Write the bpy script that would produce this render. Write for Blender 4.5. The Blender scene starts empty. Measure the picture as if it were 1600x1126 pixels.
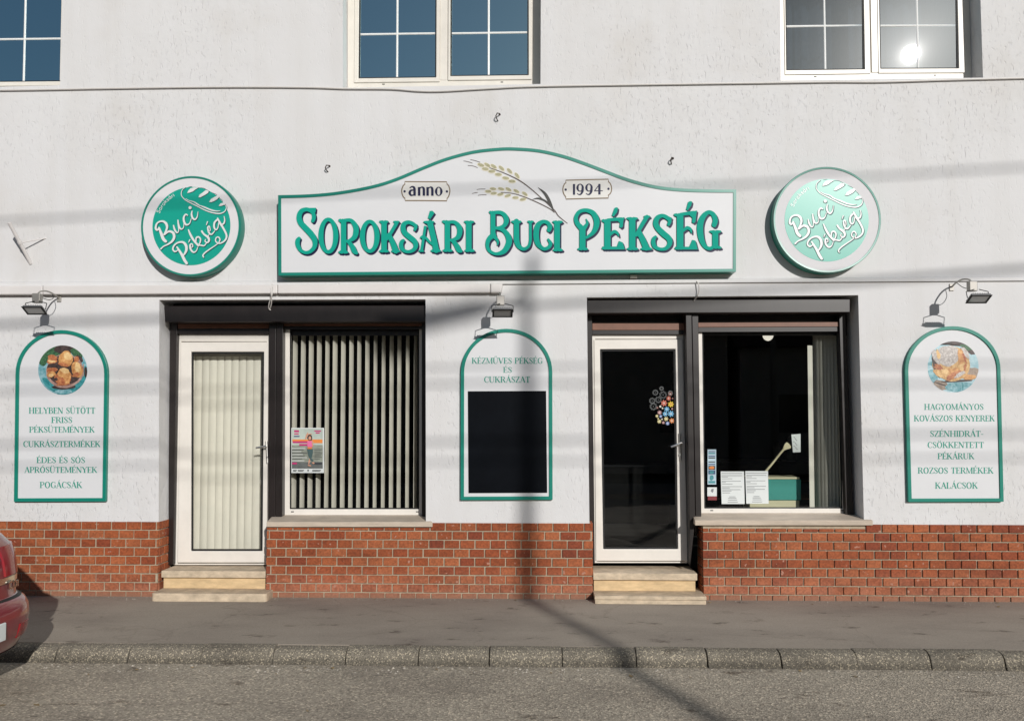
import bpy, bmesh, math, random
from mathutils import Vector, Matrix
random.seed(7)
scn = bpy.context.scene
COL = scn.collection
R = math.radians

# ------------------------------------------------------------------ camera
F = 1344.0                       # focal length in pixels of the 1600 px wide photograph
CAM = Vector((0.0, -8.0, 1.65))
YAW = math.atan(40.0 / F)
PIT = math.atan(55.0 / F)
U0, V0 = 800.0, 600.0
cd = bpy.data.cameras.new('camera')
cam = bpy.data.objects.new('camera', cd)
COL.objects.link(cam)
cam.location = CAM
cam.rotation_euler = (R(90) + PIT, 0, YAW)
cd.sensor_width = 36
cd.lens = F / 1600 * 36
cd.shift_y = (V0 - 563) / 1600
cd.clip_start = 0.05
cd.clip_end = 2000
scn.camera = cam
RIGHT = Vector((math.cos(YAW), math.sin(YAW), 0))
FWD = Vector((-math.sin(YAW) * math.cos(PIT), math.cos(YAW) * math.cos(PIT), math.sin(PIT)))
UP = RIGHT.cross(FWD)

# ------------------------------------------------------------------ sky, sun, exposure
SUN = Vector((0.40, -1.0, 0.40)).normalized()      # towards the sun
w = bpy.data.worlds.new('World')
scn.world = w
w.use_nodes = True
nt = w.node_tree
nt.nodes.clear()
sky = nt.nodes.new('ShaderNodeTexSky')
sky.sky_type = 'NISHITA'
sky.sun_disc = False
sky.sun_elevation = math.asin(SUN.z)
sky.sun_rotation = math.atan2(SUN.x, SUN.y)
sky.air_density = 1.0
sky.dust_density = 0.6
sky.ozone_density = 1.5
bg = nt.nodes.new('ShaderNodeBackground')
bg.inputs[1].default_value = 0.060
ow = nt.nodes.new('ShaderNodeOutputWorld')
nt.links.new(sky.outputs[0], bg.inputs[0])
nt.links.new(bg.outputs[0], ow.inputs[0])
sl = bpy.data.lights.new('sun', 'SUN')
sl.energy = 3.45
sl.angle = R(0.53)
sl.color = (1.0, 0.972, 0.935)
so = bpy.data.objects.new('sun', sl)
COL.objects.link(so)
so.rotation_euler = (-SUN).to_track_quat('-Z', 'Y').to_euler()
so.location = (6, -16, 12)
scn.view_settings.view_transform = 'Standard'
scn.view_settings.look = 'None'
scn.view_settings.exposure = 0.0
scn.view_settings.gamma = 1.0
scn.cycles.max_bounces = 8
scn.cycles.transparent_max_bounces = 16
scn.cycles.sample_clamp_indirect = 6.0

# ------------------------------------------------------------------ helpers
def W(u, v, y=0.0):
    """the point of the plane y that the photograph shows at pixel (u, v)"""
    d = FWD + RIGHT * ((u - U0) / F) - UP * ((v - V0) / F)
    t = (y - CAM.y) / d.y
    return CAM + d * t

ORIGIN = {}

class MB:
    def __init__(self):
        self.v = []; self.f = []
        self.step = 0.0
    def add(self, vs, fs):
        n = len(self.v)
        self.v += [Vector(p) for p in vs]
        self.f += [[i + n for i in q] for q in fs]
        return self
    def box(self, x0, x1, y0, y1, z0, z1):
        vs = [(x, y, z) for z in (z0, z1) for y in (y0, y1) for x in (x0, x1)]
        return self.add(vs, [(0, 2, 3, 1), (4, 5, 7, 6), (0, 1, 5, 4), (1, 3, 7, 5), (3, 2, 6, 7), (2, 0, 4, 6)])
    def prism(self, front, depth, back=True):
        """front: points (counter-clockwise or not) in a plane; pushed depth along +y"""
        n = len(front)
        a = [Vector(p) for p in front]
        b = [p + Vector((0, depth, 0)) for p in a]
        fs = [list(range(n))]
        if back: fs.append(list(range(2 * n - 1, n - 1, -1)))
        for i in range(n):
            j = (i + 1) % n
            fs.append([i, i + n, j + n, j])
        return self.add(a + b, fs)
    def ring(self, outer, inner, depth):
        n = len(outer)
        o = [Vector(p) for p in outer]; i_ = [Vector(p) for p in inner]
        d = Vector((0, depth, 0))
        vs = o + i_ + [p + d for p in o] + [p + d for p in i_]
        fs = []
        for k in range(n):
            j = (k + 1) % n
            fs += [[k, j, n + j, n + k], [2 * n + k, 3 * n + k, 3 * n + j, 2 * n + j],
                   [k, 2 * n + k, 2 * n + j, j], [n + k, n + j, 3 * n + j, 3 * n + k]]
        return self.add(vs, fs)
    def tube(self, pts, r, seg=10, cap=True, closed=False):
        pts = [Vector(p) for p in pts]
        n = len(pts)
        rs = r if isinstance(r, (list, tuple)) else [r] * n
        vs = []; fs = []
        prev = None
        for i, p in enumerate(pts):
            t = (pts[min(i + 1, n - 1)] - pts[max(i - 1, 0)])
            if closed: t = pts[(i + 1) % n] - pts[i - 1]
            t.normalize()
            if prev is None:
                a = t.orthogonal().normalized()
            else:
                a = prev - t * prev.dot(t)
                if a.length < 1e-6: a = t.orthogonal()
                a.normalize()
            prev = a
            b = t.cross(a)
            for k in range(seg):
                g = 2 * math.pi * k / seg
                vs.append(p + (a * math.cos(g) + b * math.sin(g)) * rs[i])
        m = n if closed else n - 1
        for i in range(m):
            i2 = (i + 1) % n
            for k in range(seg):
                k2 = (k + 1) % seg
                fs.append([i * seg + k, i * seg + k2, i2 * seg + k2, i2 * seg + k])
        if cap and not closed:
            fs.append(list(range(seg))[::-1]); fs.append([(n - 1) * seg + k for k in range(seg)])
        return self.add(vs, fs)
    def build(self, name, mat, parent=None, bevel=0.0, smooth=False, seg=2):
        me = bpy.data.meshes.new(name)
        o = ORIGIN.get(parent.name, Vector((0, 0, 0))) if parent else Vector((0, 0, 0))
        me.from_pydata([tuple(p - o) for p in self.v], [], self.f)
        bm = bmesh.new(); bm.from_mesh(me)
        bmesh.ops.recalc_face_normals(bm, faces=bm.faces)
        bm.to_mesh(me); bm.free()
        me.materials.append(mat)
        ob = bpy.data.objects.new(name, me)
        COL.objects.link(ob)
        if parent:
            ob.parent = parent
        ORIGIN[ob.name] = o
        if smooth:
            me.polygons.foreach_set('use_smooth', [True] * len(me.polygons))
            if smooth == 'angle':
                me.set_sharp_from_angle(angle=R(35))
        if bevel:
            m = ob.modifiers.new('bevel', 'BEVEL')
            m.width = bevel; m.segments = seg; m.limit_method = 'ANGLE'; m.angle_limit = R(40)
        return ob

def tag(o, label, cat, group=None, kind=None):
    if label: o['label'] = label
    if cat: o['category'] = cat
    if group: o['group'] = group
    if kind: o['kind'] = kind
    return o

def thing(name, label, cat, loc=(0, 0, 0), group=None):
    o = bpy.data.objects.new(name, None)
    COL.objects.link(o)
    o.location = loc
    o.empty_display_size = 0.1
    ORIGIN[o.name] = Vector(loc)
    return tag(o, label, cat, group)

def quad(u0, v0, u1, v1, y):
    return [W(u0, v0, y), W(u1, v0, y), W(u1, v1, y), W(u0, v1, y)]

def P(pts, y):
    return [W(u, v, y) for u, v in pts]

# ------------------------------------------------------------------ materials
def nodes(name):
    m = bpy.data.materials.new(name)
    m.use_nodes = True
    t = m.node_tree
    b = t.nodes['Principled BSDF']
    return m, t, b

def N(t, kind, **kw):
    n = t.nodes.new(kind)
    for k, v in kw.items():
        if k.startswith('i_'):
            n.inputs[k[2:].replace('_', ' ')].default_value = v
        else:
            setattr(n, k, v)
    return n

def c4(c): return (c[0], c[1], c[2], 1)

def ramp(t, src, stops):
    r = t.nodes.new('ShaderNodeValToRGB')
    e = r.color_ramp.elements
    while len(e) < len(stops): e.new(0.5)
    for i, (p, c) in enumerate(stops):
        e[i].position = p; e[i].color = c4(c) if len(c) == 3 else c
    t.links.new(src, r.inputs[0])
    return r

def coords(t, scale=(1, 1, 1), kind='Object'):
    tc = t.nodes.new('ShaderNodeTexCoord')
    mp = t.nodes.new('ShaderNodeMapping')
    mp.inputs['Scale'].default_value = scale
    t.links.new(tc.outputs[kind], mp.inputs[0])
    return mp.outputs[0]

def simple(name, col, rough=0.5, spec=0.5, metal=0.0, var=0.0, vscale=6.0, bump=0.0, bscale=80.0, bdist=0.002, stretch=(1, 1, 1), emit=None):
    m, t, b = nodes(name)
    b.inputs['Roughness'].default_value = rough
    b.inputs['Specular IOR Level'].default_value = spec
    b.inputs['Metallic'].default_value = metal
    if var:
        n = N(t, 'ShaderNodeTexNoise'); n.inputs['Scale'].default_value = vscale; n.inputs['Detail'].default_value = 6
        n.inputs['Roughness'].default_value = 0.65
        t.links.new(coords(t, stretch), n.inputs['Vector'])
        lo = tuple(max(0, c * (1 - var)) for c in col); hi = tuple(min(1, c * (1 + var)) for c in col)
        r = ramp(t, n.outputs[0], [(0.3, lo), (0.7, hi)])
        t.links.new(r.outputs[0], b.inputs['Base Color'])
    else:
        b.inputs['Base Color'].default_value = c4(col)
    if bump:
        n2 = N(t, 'ShaderNodeTexNoise'); n2.inputs['Scale'].default_value = bscale; n2.inputs['Detail'].default_value = 5
        t.links.new(coords(t, stretch), n2.inputs['Vector'])
        bp = N(t, 'ShaderNodeBump'); bp.inputs['Strength'].default_value = bump; bp.inputs['Distance'].default_value = bdist
        t.links.new(n2.outputs[0], bp.inputs['Height'])
        t.links.new(bp.outputs[0], b.inputs['Normal'])
    if emit:
        b.inputs['Emission Color'].default_value = c4(emit[:3]); b.inputs['Emission Strength'].default_value = emit[3]
    return m

def plaster():
    m, t, b = nodes('painted_plaster')
    b.inputs['Roughness'].default_value = 0.85
    b.inputs['Specular IOR Level'].default_value = 0.2
    co = coords(t)
    n = N(t, 'ShaderNodeTexNoise'); n.inputs['Scale'].default_value = 0.9; n.inputs['Detail'].default_value = 7; n.inputs['Roughness'].default_value = 0.6
    t.links.new(co, n.inputs['Vector'])
    r = ramp(t, n.outputs[0], [(0.30, (0.612, 0.596, 0.580)), (0.46, (0.645, 0.638, 0.636)), (0.70, (0.665, 0.660, 0.660))])
    # faint rain streaks
    ns = N(t, 'ShaderNodeTexNoise'); ns.inputs['Scale'].default_value = 1.0; ns.inputs['Detail'].default_value = 5
    t.links.new(coords(t, (5.0, 1, 0.35)), ns.inputs['Vector'])
    rs = ramp(t, ns.outputs[0], [(0.35, (0.93, 0.92, 0.90)), (0.55, (1, 1, 1))])
    mx = N(t, 'ShaderNodeMix', data_type='RGBA', blend_type='MULTIPLY'); mx.inputs[0].default_value = 0.4
    t.links.new(r.outputs[0], mx.inputs[6]); t.links.new(rs.outputs[0], mx.inputs[7])
    # small dirt pits of the scraped render
    np_ = N(t, 'ShaderNodeTexNoise'); np_.inputs['Scale'].default_value = 1.0; np_.inputs['Detail'].default_value = 3; np_.inputs['Roughness'].default_value = 0.5
    np_.inputs['Distortion'].default_value = 0.6
    t.links.new(coords(t, (46, 46, 17)), np_.inputs['Vector'])
    pits = ramp(t, np_.outputs[0], [(0.27, (0.0, 0.0, 0.0)), (0.42, (1, 1, 1))])
    # where the render was patched smooth
    nm = N(t, 'ShaderNodeTexNoise'); nm.inputs['Scale'].default_value = 0.55; nm.inputs['Detail'].default_value = 3
    t.links.new(co, nm.inputs['Vector'])
    rm = ramp(t, nm.outputs[0], [(0.40, (0.25, 0.25, 0.25)), (0.58, (1, 1, 1))])
    nf = N(t, 'ShaderNodeTexNoise'); nf.inputs['Scale'].default_value = 160; nf.inputs['Detail'].default_value = 2
    t.links.new(co, nf.inputs['Vector'])
    a = N(t, 'ShaderNodeMath', operation='MULTIPLY_ADD'); a.inputs[1].default_value = 0.32
    t.links.new(nf.outputs[0], a.inputs[0]); t.links.new(pits.outputs[0], a.inputs[2])
    nl = N(t, 'ShaderNodeTexNoise'); nl.inputs['Scale'].default_value = 4; nl.inputs['Detail'].default_value = 3
    t.links.new(co, nl.inputs['Vector'])
    a2 = N(t, 'ShaderNodeMath', operation='MULTIPLY_ADD'); a2.inputs[1].default_value = 3.0
    t.links.new(nl.outputs[0], a2.inputs[0]); t.links.new(a.outputs[0], a2.inputs[2])
    bp = N(t, 'ShaderNodeBump'); bp.inputs['Distance'].default_value = 0.0047
    bs = N(t, 'ShaderNodeMath', operation='MULTIPLY'); bs.inputs[1].default_value = 0.9
    t.links.new(rm.outputs[0], bs.inputs[0]); t.links.new(bs.outputs[0], bp.inputs['Strength'])
    t.links.new(a2.outputs[0], bp.inputs['Height'])
    t.links.new(bp.outputs[0], b.inputs['Normal'])
    t.links.new(mx.outputs[2], b.inputs['Base Color'])
    return m

def brick_mat(name, dark=1.0):
    m, t, b = nodes(name)
    b.inputs['Roughness'].default_value = 0.72
    b.inputs['Specular IOR Level'].default_value = 0.3
    g = N(t, 'ShaderNodeNewGeometry')
    k = dark
    r = ramp(t, g.outputs['Random Per Island'], [(0.0, (0.190 * k, 0.042 * k, 0.018 * k)), (0.25, (0.245 * k, 0.058 * k, 0.020 * k)), (0.70, (0.285 * k, 0.077 * k, 0.027 * k)), (1.0, (0.33 * k, 0.102 * k, 0.040 * k))])
    co = coords(t)
    sx = N(t, 'ShaderNodeSeparateXYZ'); t.links.new(co, sx.inputs[0])
    # lime bloom and wear low down on the plinth
    zr = N(t, 'ShaderNodeMapRange'); zr.inputs[1].default_value = 0.02; zr.inputs[2].default_value = 0.30; zr.inputs[3].default_value = 0.75; zr.inputs[4].default_value = 0.0
    t.links.new(sx.outputs[2], zr.inputs[0])
    n = N(t, 'ShaderNodeTexNoise'); n.inputs['Scale'].default_value = 5; n.inputs['Detail'].default_value = 7; n.inputs['Roughness'].default_value = 0.7
    t.links.new(co, n.inputs['Vector'])
    rn = ramp(t, n.outputs[0], [(0.40, (0, 0, 0)), (0.72, (1, 1, 1))])
    mu = N(t, 'ShaderNodeMath', operation='MULTIPLY'); t.links.new(zr.outputs[0], mu.inputs[0]); t.links.new(rn.outputs[0], mu.inputs[1])
    ad = N(t, 'ShaderNodeMath', operation='MULTIPLY_ADD'); ad.inputs[1].default_value = 0.62
    t.links.new(zr.outputs[0], ad.inputs[0]); t.links.new(mu.outputs[0], ad.inputs[2])
    cl = N(t, 'ShaderNodeMath', operation='MINIMUM'); cl.inputs[1].default_value = 0.8; t.links.new(ad.outputs[0], cl.inputs[0])
    mx = N(t, 'ShaderNodeMix', data_type='RGBA'); t.links.new(cl.outputs[0], mx.inputs[0])
    t.links.new(r.outputs[0], mx.inputs[6]); mx.inputs[7].default_value = c4((0.42, 0.165, 0.095))
    n2 = N(t, 'ShaderNodeTexNoise'); n2.inputs['Scale'].default_value = 60; n2.inputs['Detail'].default_value = 5
    t.links.new(co, n2.inputs['Vector'])
    r2 = ramp(t, n2.outputs[0], [(0.3, (0.66, 0.66, 0.66)), (0.65, (1.10, 1.10, 1.10))])
    mx2 = N(t, 'ShaderNodeMix', data_type='RGBA', blend_type='MULTIPLY'); mx2.inputs[0].default_value = 1.0
    t.links.new(mx.outputs[2], mx2.inputs[6]); t.links.new(r2.outputs[0], mx2.inputs[7])
    # soot and weather in broad uneven clouds
    nb = N(t, 'ShaderNodeTexNoise'); nb.inputs['Scale'].default_value = 2.3; nb.inputs['Detail'].default_value = 8; nb.inputs['Roughness'].default_value = 0.65
    t.links.new(coords(t, (0.6, 1, 1.8)), nb.inputs['Vector'])
    rb_ = ramp(t, nb.outputs[0], [(0.32, (0.66, 0.64, 0.63)), (0.52, (1.0, 1.0, 1.0)), (0.72, (1.14, 1.12, 1.10))])
    mb_ = N(t, 'ShaderNodeMix', data_type='RGBA', blend_type='MULTIPLY'); mb_.inputs[0].default_value = 1.0
    t.links.new(mx2.outputs[2], mb_.inputs[6]); t.links.new(rb_.outputs[0], mb_.inputs[7]); mx2 = mb_
    # scattered chips
    v = N(t, 'ShaderNodeTexNoise'); v.inputs['Scale'].default_value = 23; v.inputs['Detail'].default_value = 3
    t.links.new(co, v.inputs['Vector'])
    rv = ramp(t, v.outputs[0], [(0.67, (0, 0, 0)), (0.70, (1, 1, 1))])
    mx3 = N(t, 'ShaderNodeMix', data_type='RGBA'); t.links.new(rv.outputs[0], mx3.inputs[0])
    t.links.new(mx2.outputs[2], mx3.inputs[6]); mx3.inputs[7].default_value = c4((0.40, 0.20, 0.14))
    # street dirt on the lowest course
    zd = N(t, 'ShaderNodeMapRange'); zd.inputs[1].default_value = 0.0; zd.inputs[2].default_value = 0.075; zd.inputs[3].default_value = 1.0; zd.inputs[4].default_value = 0.0
    t.links.new(sx.outputs[2], zd.inputs[0])
    md_ = N(t, 'ShaderNodeMath', operation='MULTIPLY', use_clamp=True); md_.inputs[1].default_value = 0.75
    t.links.new(zd.outputs[0], md_.inputs[0])
    mx4 = N(t, 'ShaderNodeMix', data_type='RGBA'); t.links.new(md_.outputs[0], mx4.inputs[0])
    t.links.new(mx3.outputs[2], mx4.inputs[6]); mx4.inputs[7].default_value = c4((0.23, 0.13, 0.085))
    t.links.new(mx4.outputs[2], b.inputs['Base Color'])
    bp = N(t, 'ShaderNodeBump'); bp.inputs['Strength'].default_value = 0.35; bp.inputs['Distance'].default_value = 0.0015
    t.links.new(n2.outputs[0], bp.inputs['Height']); t.links.new(bp.outputs[0], b.inputs['Normal'])
    return m

def ground_mat(name, base, grain, gscale, stain, stscale=0.8, bump=0.5, bdist=0.003, contrast=0.5, cracks=False):
    m, t, b = nodes(name)
    b.inputs['Roughness'].default_value = 0.9
    b.inputs['Specular IOR Level'].default_value = 0.25
    co = coords(t)
    n = N(t, 'ShaderNodeTexNoise'); n.inputs['Scale'].default_value = stscale; n.inputs['Detail'].default_value = 8; n.inputs['Roughness'].default_value = 0.62
    t.links.new(coords(t, (0.6, 1.2, 1)), n.inputs['Vector'])
    r = ramp(t, n.outputs[0], [(0.30, stain), (0.50, base), (0.72, tuple(min(1, c * 1.14) for c in base))])
    v = N(t, 'ShaderNodeTexVoronoi'); v.inputs['Scale'].default_value = gscale
    t.links.new(co, v.inputs['Vector'])
    sc = N(t, 'ShaderNodeSeparateColor'); t.links.new(v.outputs['Color'], sc.inputs[0])
    rv = ramp(t, sc.outputs[0], [(0.0, (1 - contrast,) * 3), (0.5, (1, 1, 1)), (0.86, (1.0, 1.0, 1.0)), (0.90, tuple(1 + contrast * g for g in grain))])
    mx = N(t, 'ShaderNodeMix', data_type='RGBA', blend_type='MULTIPLY'); mx.inputs[0].default_value = 1.0
    t.links.new(r.outputs[0], mx.inputs[6]); t.links.new(rv.outputs[0], mx.inputs[7])
    out = mx.outputs[2]
    # small dark tar spots
    nd = N(t, 'ShaderNodeTexNoise'); nd.inputs['Scale'].default_value = 3.2; nd.inputs['Detail'].default_value = 9; nd.inputs['Roughness'].default_value = 0.7
    t.links.new(coords(t, (0.8, 1.6, 1)), nd.inputs['Vector'])
    rd = ramp(t, nd.outputs[0], [(0.335, (0.40, 0.37, 0.35)), (0.41, (1, 1, 1))])
    m2 = N(t, 'ShaderNodeMix', data_type='RGBA', blend_type='MULTIPLY'); m2.inputs[0].default_value = 0.9
    t.links.new(out, m2.inputs[6]); t.links.new(rd.outputs[0], m2.inputs[7])
    out = m2.outputs[2]
    if cracks:
        vc = N(t, 'ShaderNodeTexVoronoi', feature='DISTANCE_TO_EDGE'); vc.inputs['Scale'].default_value = 0.8
        nz = N(t, 'ShaderNodeTexNoise'); nz.inputs['Scale'].default_value = 3; nz.inputs['Detail'].default_value = 6
        t.links.new(co, nz.inputs['Vector'])
        mv = N(t, 'ShaderNodeMix', data_type='RGBA'); mv.inputs[0].default_value = 0.25
        t.links.new(co, mv.inputs[6]); t.links.new(nz.outputs['Color'], mv.inputs[7])
        t.links.new(mv.outputs[2], vc.inputs['Vector'])
        rc = ramp(t, vc.outputs['Distance'], [(0.0, (0.55, 0.53, 0.5)), (0.006, (1, 1, 1))])
        m3 = N(t, 'ShaderNodeMix', data_type='RGBA', blend_type='MULTIPLY'); m3.inputs[0].default_value = 0.28
        t.links.new(out, m3.inputs[6]); t.links.new(rc.outputs[0], m3.inputs[7])
        out = m3.outputs[2]
    if name == 'kerb_concrete':
        # gutter dirt on the foot of the stones
        sz = N(t, 'ShaderNodeSeparateXYZ'); t.links.new(co, sz.inputs[0])
        zr = N(t, 'ShaderNodeMapRange'); zr.inputs[1].default_value = -0.085; zr.inputs[2].default_value = -0.045; zr.inputs[3].default_value = 0.62; zr.inputs[4].default_value = 1.0
        t.links.new(sz.outputs[2], zr.inputs[0])
        mk = N(t, 'ShaderNodeMix', data_type='RGBA', blend_type='MULTIPLY'); mk.inputs[0].default_value = 1.0
        t.links.new(out, mk.inputs[6]); t.links.new(zr.outputs[0], mk.inputs[7]); out = mk.outputs[2]
    t.links.new(out, b.inputs['Base Color'])
    bp = N(t, 'ShaderNodeBump'); bp.inputs['Strength'].default_value = bump; bp.inputs['Distance'].default_value = bdist
    t.links.new(v.outputs['Distance'], bp.inputs['Height']); t.links.new(bp.outputs[0], b.inputs['Normal'])
    return m

def glass_mat(name, refl, tint=(0.9, 0.93, 0.92), rough=0.0, dust=0.0, haze=0.0, coat=(1, 1, 1)):
    m = bpy.data.materials.new(name)
    m.use_nodes = True
    t = m.node_tree
    t.nodes.clear()
    out = N(t, 'ShaderNodeOutputMaterial')
    tr = N(t, 'ShaderNodeBsdfTransparent'); tr.inputs[0].default_value = c4(tint)
    gl = N(t, 'ShaderNodeBsdfGlossy', distribution='BECKMANN'); gl.inputs['Roughness'].default_value = rough; gl.inputs[0].default_value = c4(coat)
    fr = N(t, 'ShaderNodeFresnel'); fr.inputs[0].default_value = 1.5
    mu = N(t, 'ShaderNodeMath', operation='MULTIPLY', use_clamp=True); mu.inputs[1].default_value = refl
    t.links.new(fr.outputs[0], mu.inputs[0])
    mx = N(t, 'ShaderNodeMixShader')
    t.links.new(mu.outputs[0], mx.inputs[0]); t.links.new(tr.outputs[0], mx.inputs[1]); t.links.new(gl.outputs[0], mx.inputs[2])
    cur = mx.outputs[0]
    if haze:
        g3 = N(t, 'ShaderNodeBsdfGlossy'); g3.inputs['Roughness'].default_value = 0.075
        mh3 = N(t, 'ShaderNodeMixShader'); mh3.inputs[0].default_value = haze * 0.05
        t.links.new(cur, mh3.inputs[1]); t.links.new(g3.outputs[0], mh3.inputs[2])
        cur = mh3.outputs[0]
        g2 = N(t, 'ShaderNodeBsdfGlossy'); g2.inputs['Roughness'].default_value = 0.22
        mh = N(t, 'ShaderNodeMixShader'); mh.inputs[0].default_value = haze
        t.links.new(cur, mh.inputs[1]); t.links.new(g2.outputs[0], mh.inputs[2])
        cur = mh.outputs[0]
    if dust:
        df = N(t, 'ShaderNodeBsdfDiffuse'); df.inputs[0].default_value = c4((0.7, 0.7, 0.68))
        n = N(t, 'ShaderNodeTexNoise'); n.inputs['Scale'].default_value = 45; n.inputs['Detail'].default_value = 6; n.inputs['Roughness'].default_value = 0.75
        t.links.new(coords(t), n.inputs['Vector'])
        r = ramp(t, n.outputs[0], [(0.45, (dust * 0.25,) * 3), (0.62, (dust,) * 3), (0.74, (min(1, dust * 6),) * 3)])
        md = N(t, 'ShaderNodeMixShader'); t.links.new(r.outputs[0], md.inputs[0])
        t.links.new(cur, md.inputs[1]); t.links.new(df.outputs[0], md.inputs[2])
        cur = md.outputs[0]
    t.links.new(cur, out.inputs[0])
    return m

M = {}
M['plaster'] = plaster()
M['brick'] = brick_mat('red_brick', 1.14)
M['mortar'] = simple('mortar', (0.38, 0.315, 0.23), 0.95, 0.1, var=0.22, vscale=14, bump=0.5, bscale=120)
M['sill'] = simple('sill_stone', (0.50, 0.42, 0.335), 0.7, 0.3, var=0.16, vscale=9, bump=0.2, bscale=60, stretch=(0.5, 1, 3))
M['step'] = simple('step_limestone', (0.53, 0.43, 0.31), 0.75, 0.3, var=0.28, vscale=11, bump=0.45, bscale=50, stretch=(0.8, 1.0, 1.4))
M['riser'] = simple('yellow_stone', (0.60, 0.44, 0.25), 0.75, 0.3, var=0.24, vscale=9, bump=0.3, bscale=50, stretch=(0.6, 1, 2))
M['upvc'] = simple('white_plastic_frame', (0.73, 0.69, 0.63), 0.35, 0.45, var=0.05, vscale=5)
M['upvc2'] = simple('white_window_frame', (0.71, 0.67, 0.60), 0.35, 0.45, var=0.06, vscale=5)
M['muntin'] = simple('white_gloss_muntin', (0.80, 0.80, 0.78), 0.16, 0.6)
M['brown'] = simple('dark_brown_aluminium', (0.015, 0.011, 0.010), 0.34, 0.5, var=0.25, vscale=12, stretch=(1, 1, 0.2))
M['shutter'] = simple('brown_shutter_slat', (0.17, 0.075, 0.045), 0.45, 0.4, var=0.15, vscale=10)
M['gasket'] = simple('black_rubber_gasket', (0.012, 0.012, 0.012), 0.6, 0.3)
M['black'] = simple('black_gap', (0.006, 0.006, 0.006), 0.9, 0.1)
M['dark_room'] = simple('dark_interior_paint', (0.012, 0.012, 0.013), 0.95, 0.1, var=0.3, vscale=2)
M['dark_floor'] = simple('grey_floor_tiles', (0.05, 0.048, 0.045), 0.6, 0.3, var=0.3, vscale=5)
M['steel'] = simple('brushed_steel', (0.72, 0.70, 0.66), 0.3, 0.5, metal=1.0)
M['panel'] = simple('white_sign_panel', (0.645, 0.648, 0.658), 0.45, 0.3, var=0.02, vscale=3)
M['teal'] = simple('teal_lettering', (0.002, 0.32, 0.235), 0.65, 0.15)
M['rim'] = simple('teal_rim', (0.006, 0.205, 0.150), 0.32, 0.5)
M['disc'] = simple('teal_gloss_disc', (0.002, 0.325, 0.24), 0.335, 0.55)
M['discwhite'] = simple('white_gloss_disc', (0.66, 0.65, 0.66), 0.7, 0.15)
M['navy'] = simple('navy_lettering', (0.005, 0.007, 0.045), 0.5, 0.3)
M['tealtext'] = simple('teal_small_lettering', (0.02, 0.27, 0.195), 0.5, 0.3)
M['script'] = simple('white_raised_script', (0.70, 0.70, 0.69), 0.35, 0.5)
M['shade'] = simple('dark_script_edge', (0.006, 0.05, 0.06), 0.5, 0.3)
M['grain'] = simple('wheat_grain', (0.36, 0.34, 0.21), 0.5, 0.3, var=0.2, vscale=40)
M['grainedge'] = simple('wheat_edge', (0.66, 0.62, 0.50), 0.5, 0.3)
M['stem'] = simple('wheat_stem', (0.10, 0.075, 0.065), 0.5, 0.3)
M['leaf'] = simple('wheat_leaf', (0.05, 0.05, 0.045), 0.5, 0.3)
M['gold'] = simple('bronze_line', (0.19, 0.14, 0.085), 0.5, 0.3)
M['plaque'] = simple('plaque_white', (0.68, 0.665, 0.63), 0.45, 0.3)
M['board'] = simple('black_board', (0.003, 0.004, 0.006), 0.4, 0.07, var=0.3, vscale=3)
M['duct'] = simple('white_pvc_duct', (0.66, 0.63, 0.61), 0.45, 0.4, var=0.05, vscale=2)
M['cable'] = simple('white_cable', (0.66, 0.63, 0.60), 0.5, 0.4)
M['black_cable'] = simple('black_cable', (0.02, 0.02, 0.02), 0.6, 0.3)
M['lampgrey'] = simple('grey_cast_metal', (0.17, 0.17, 0.17), 0.4, 0.5, metal=0.4, var=0.2, vscale=30)
M['lampwhite'] = simple('galvanised_arm', (0.36, 0.34, 0.31), 0.45, 0.4, metal=0.3)
M['lens'] = simple('lamp_lens', (0.35, 0.36, 0.36), 0.08, 0.8)
M['rust'] = simple('rusty_iron', (0.05, 0.035, 0.028), 0.8, 0.3, var=0.5, vscale=60)
M['blind'] = simple('cream_blind_fabric', (0.67, 0.645, 0.575), 0.85, 0.1, var=0.05, vscale=3)
M['paper'] = simple('white_paper', (0.66, 0.69, 0.68), 0.8, 0.2)
M['ink'] = simple('grey_print', (0.22, 0.23, 0.24), 0.8, 0.2)
M['tealbox'] = simple('teal_painted_board', (0.05, 0.30, 0.26), 0.5, 0.3, var=0.05)
M['creambox'] = simple('cream_painted_board', (0.64, 0.59, 0.40), 0.5, 0.3, var=0.05)
M['spoon'] = simple('pale_spoon_wood', (0.62, 0.56, 0.36), 0.6, 0.3, var=0.1)
M['road'] = ground_mat('road_asphalt', (0.405, 0.352, 0.278), (1.3, 1.25, 1.15), 85, (0.285, 0.245, 0.195), 0.9, 0.7, 0.006, 0.42)
M['walk'] = ground_mat('pavement_asphalt', (0.330, 0.286, 0.235), (0.5, 0.5, 0.45), 170, (0.255, 0.219, 0.183), 1.1, 0.3, 0.002, 0.16, True)
M['kerb'] = ground_mat('kerb_concrete', (0.215, 0.190, 0.150), (2.4, 2.3, 2.0), 150, (0.145, 0.128, 0.102), 2.2, 0.6, 0.003, 0.5)
M['earth'] = simple('ground_far', (0.16, 0.14, 0.11), 0.95, 0.1, var=0.3, vscale=0.3)
M['glass_up'] = glass_mat('sky_reflecting_glass', 13.5, (0.55, 0.6, 0.62), 0.0, coat=(0.64, 0.95, 1.0))
M['glass_dirty'] = glass_mat('dusty_glass', 2.9, (0.5, 0.56, 0.6), 0.030, 0.016, 0.0038, (0.70, 0.9, 1.0))
M['glass_shop'] = glass_mat('shop_glass', 1.5, (0.90, 0.92, 0.90), 0.0)
M['glass_blind'] = glass_mat('door_glass', 1.1, (0.95, 0.96, 0.94), 0.0)

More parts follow.
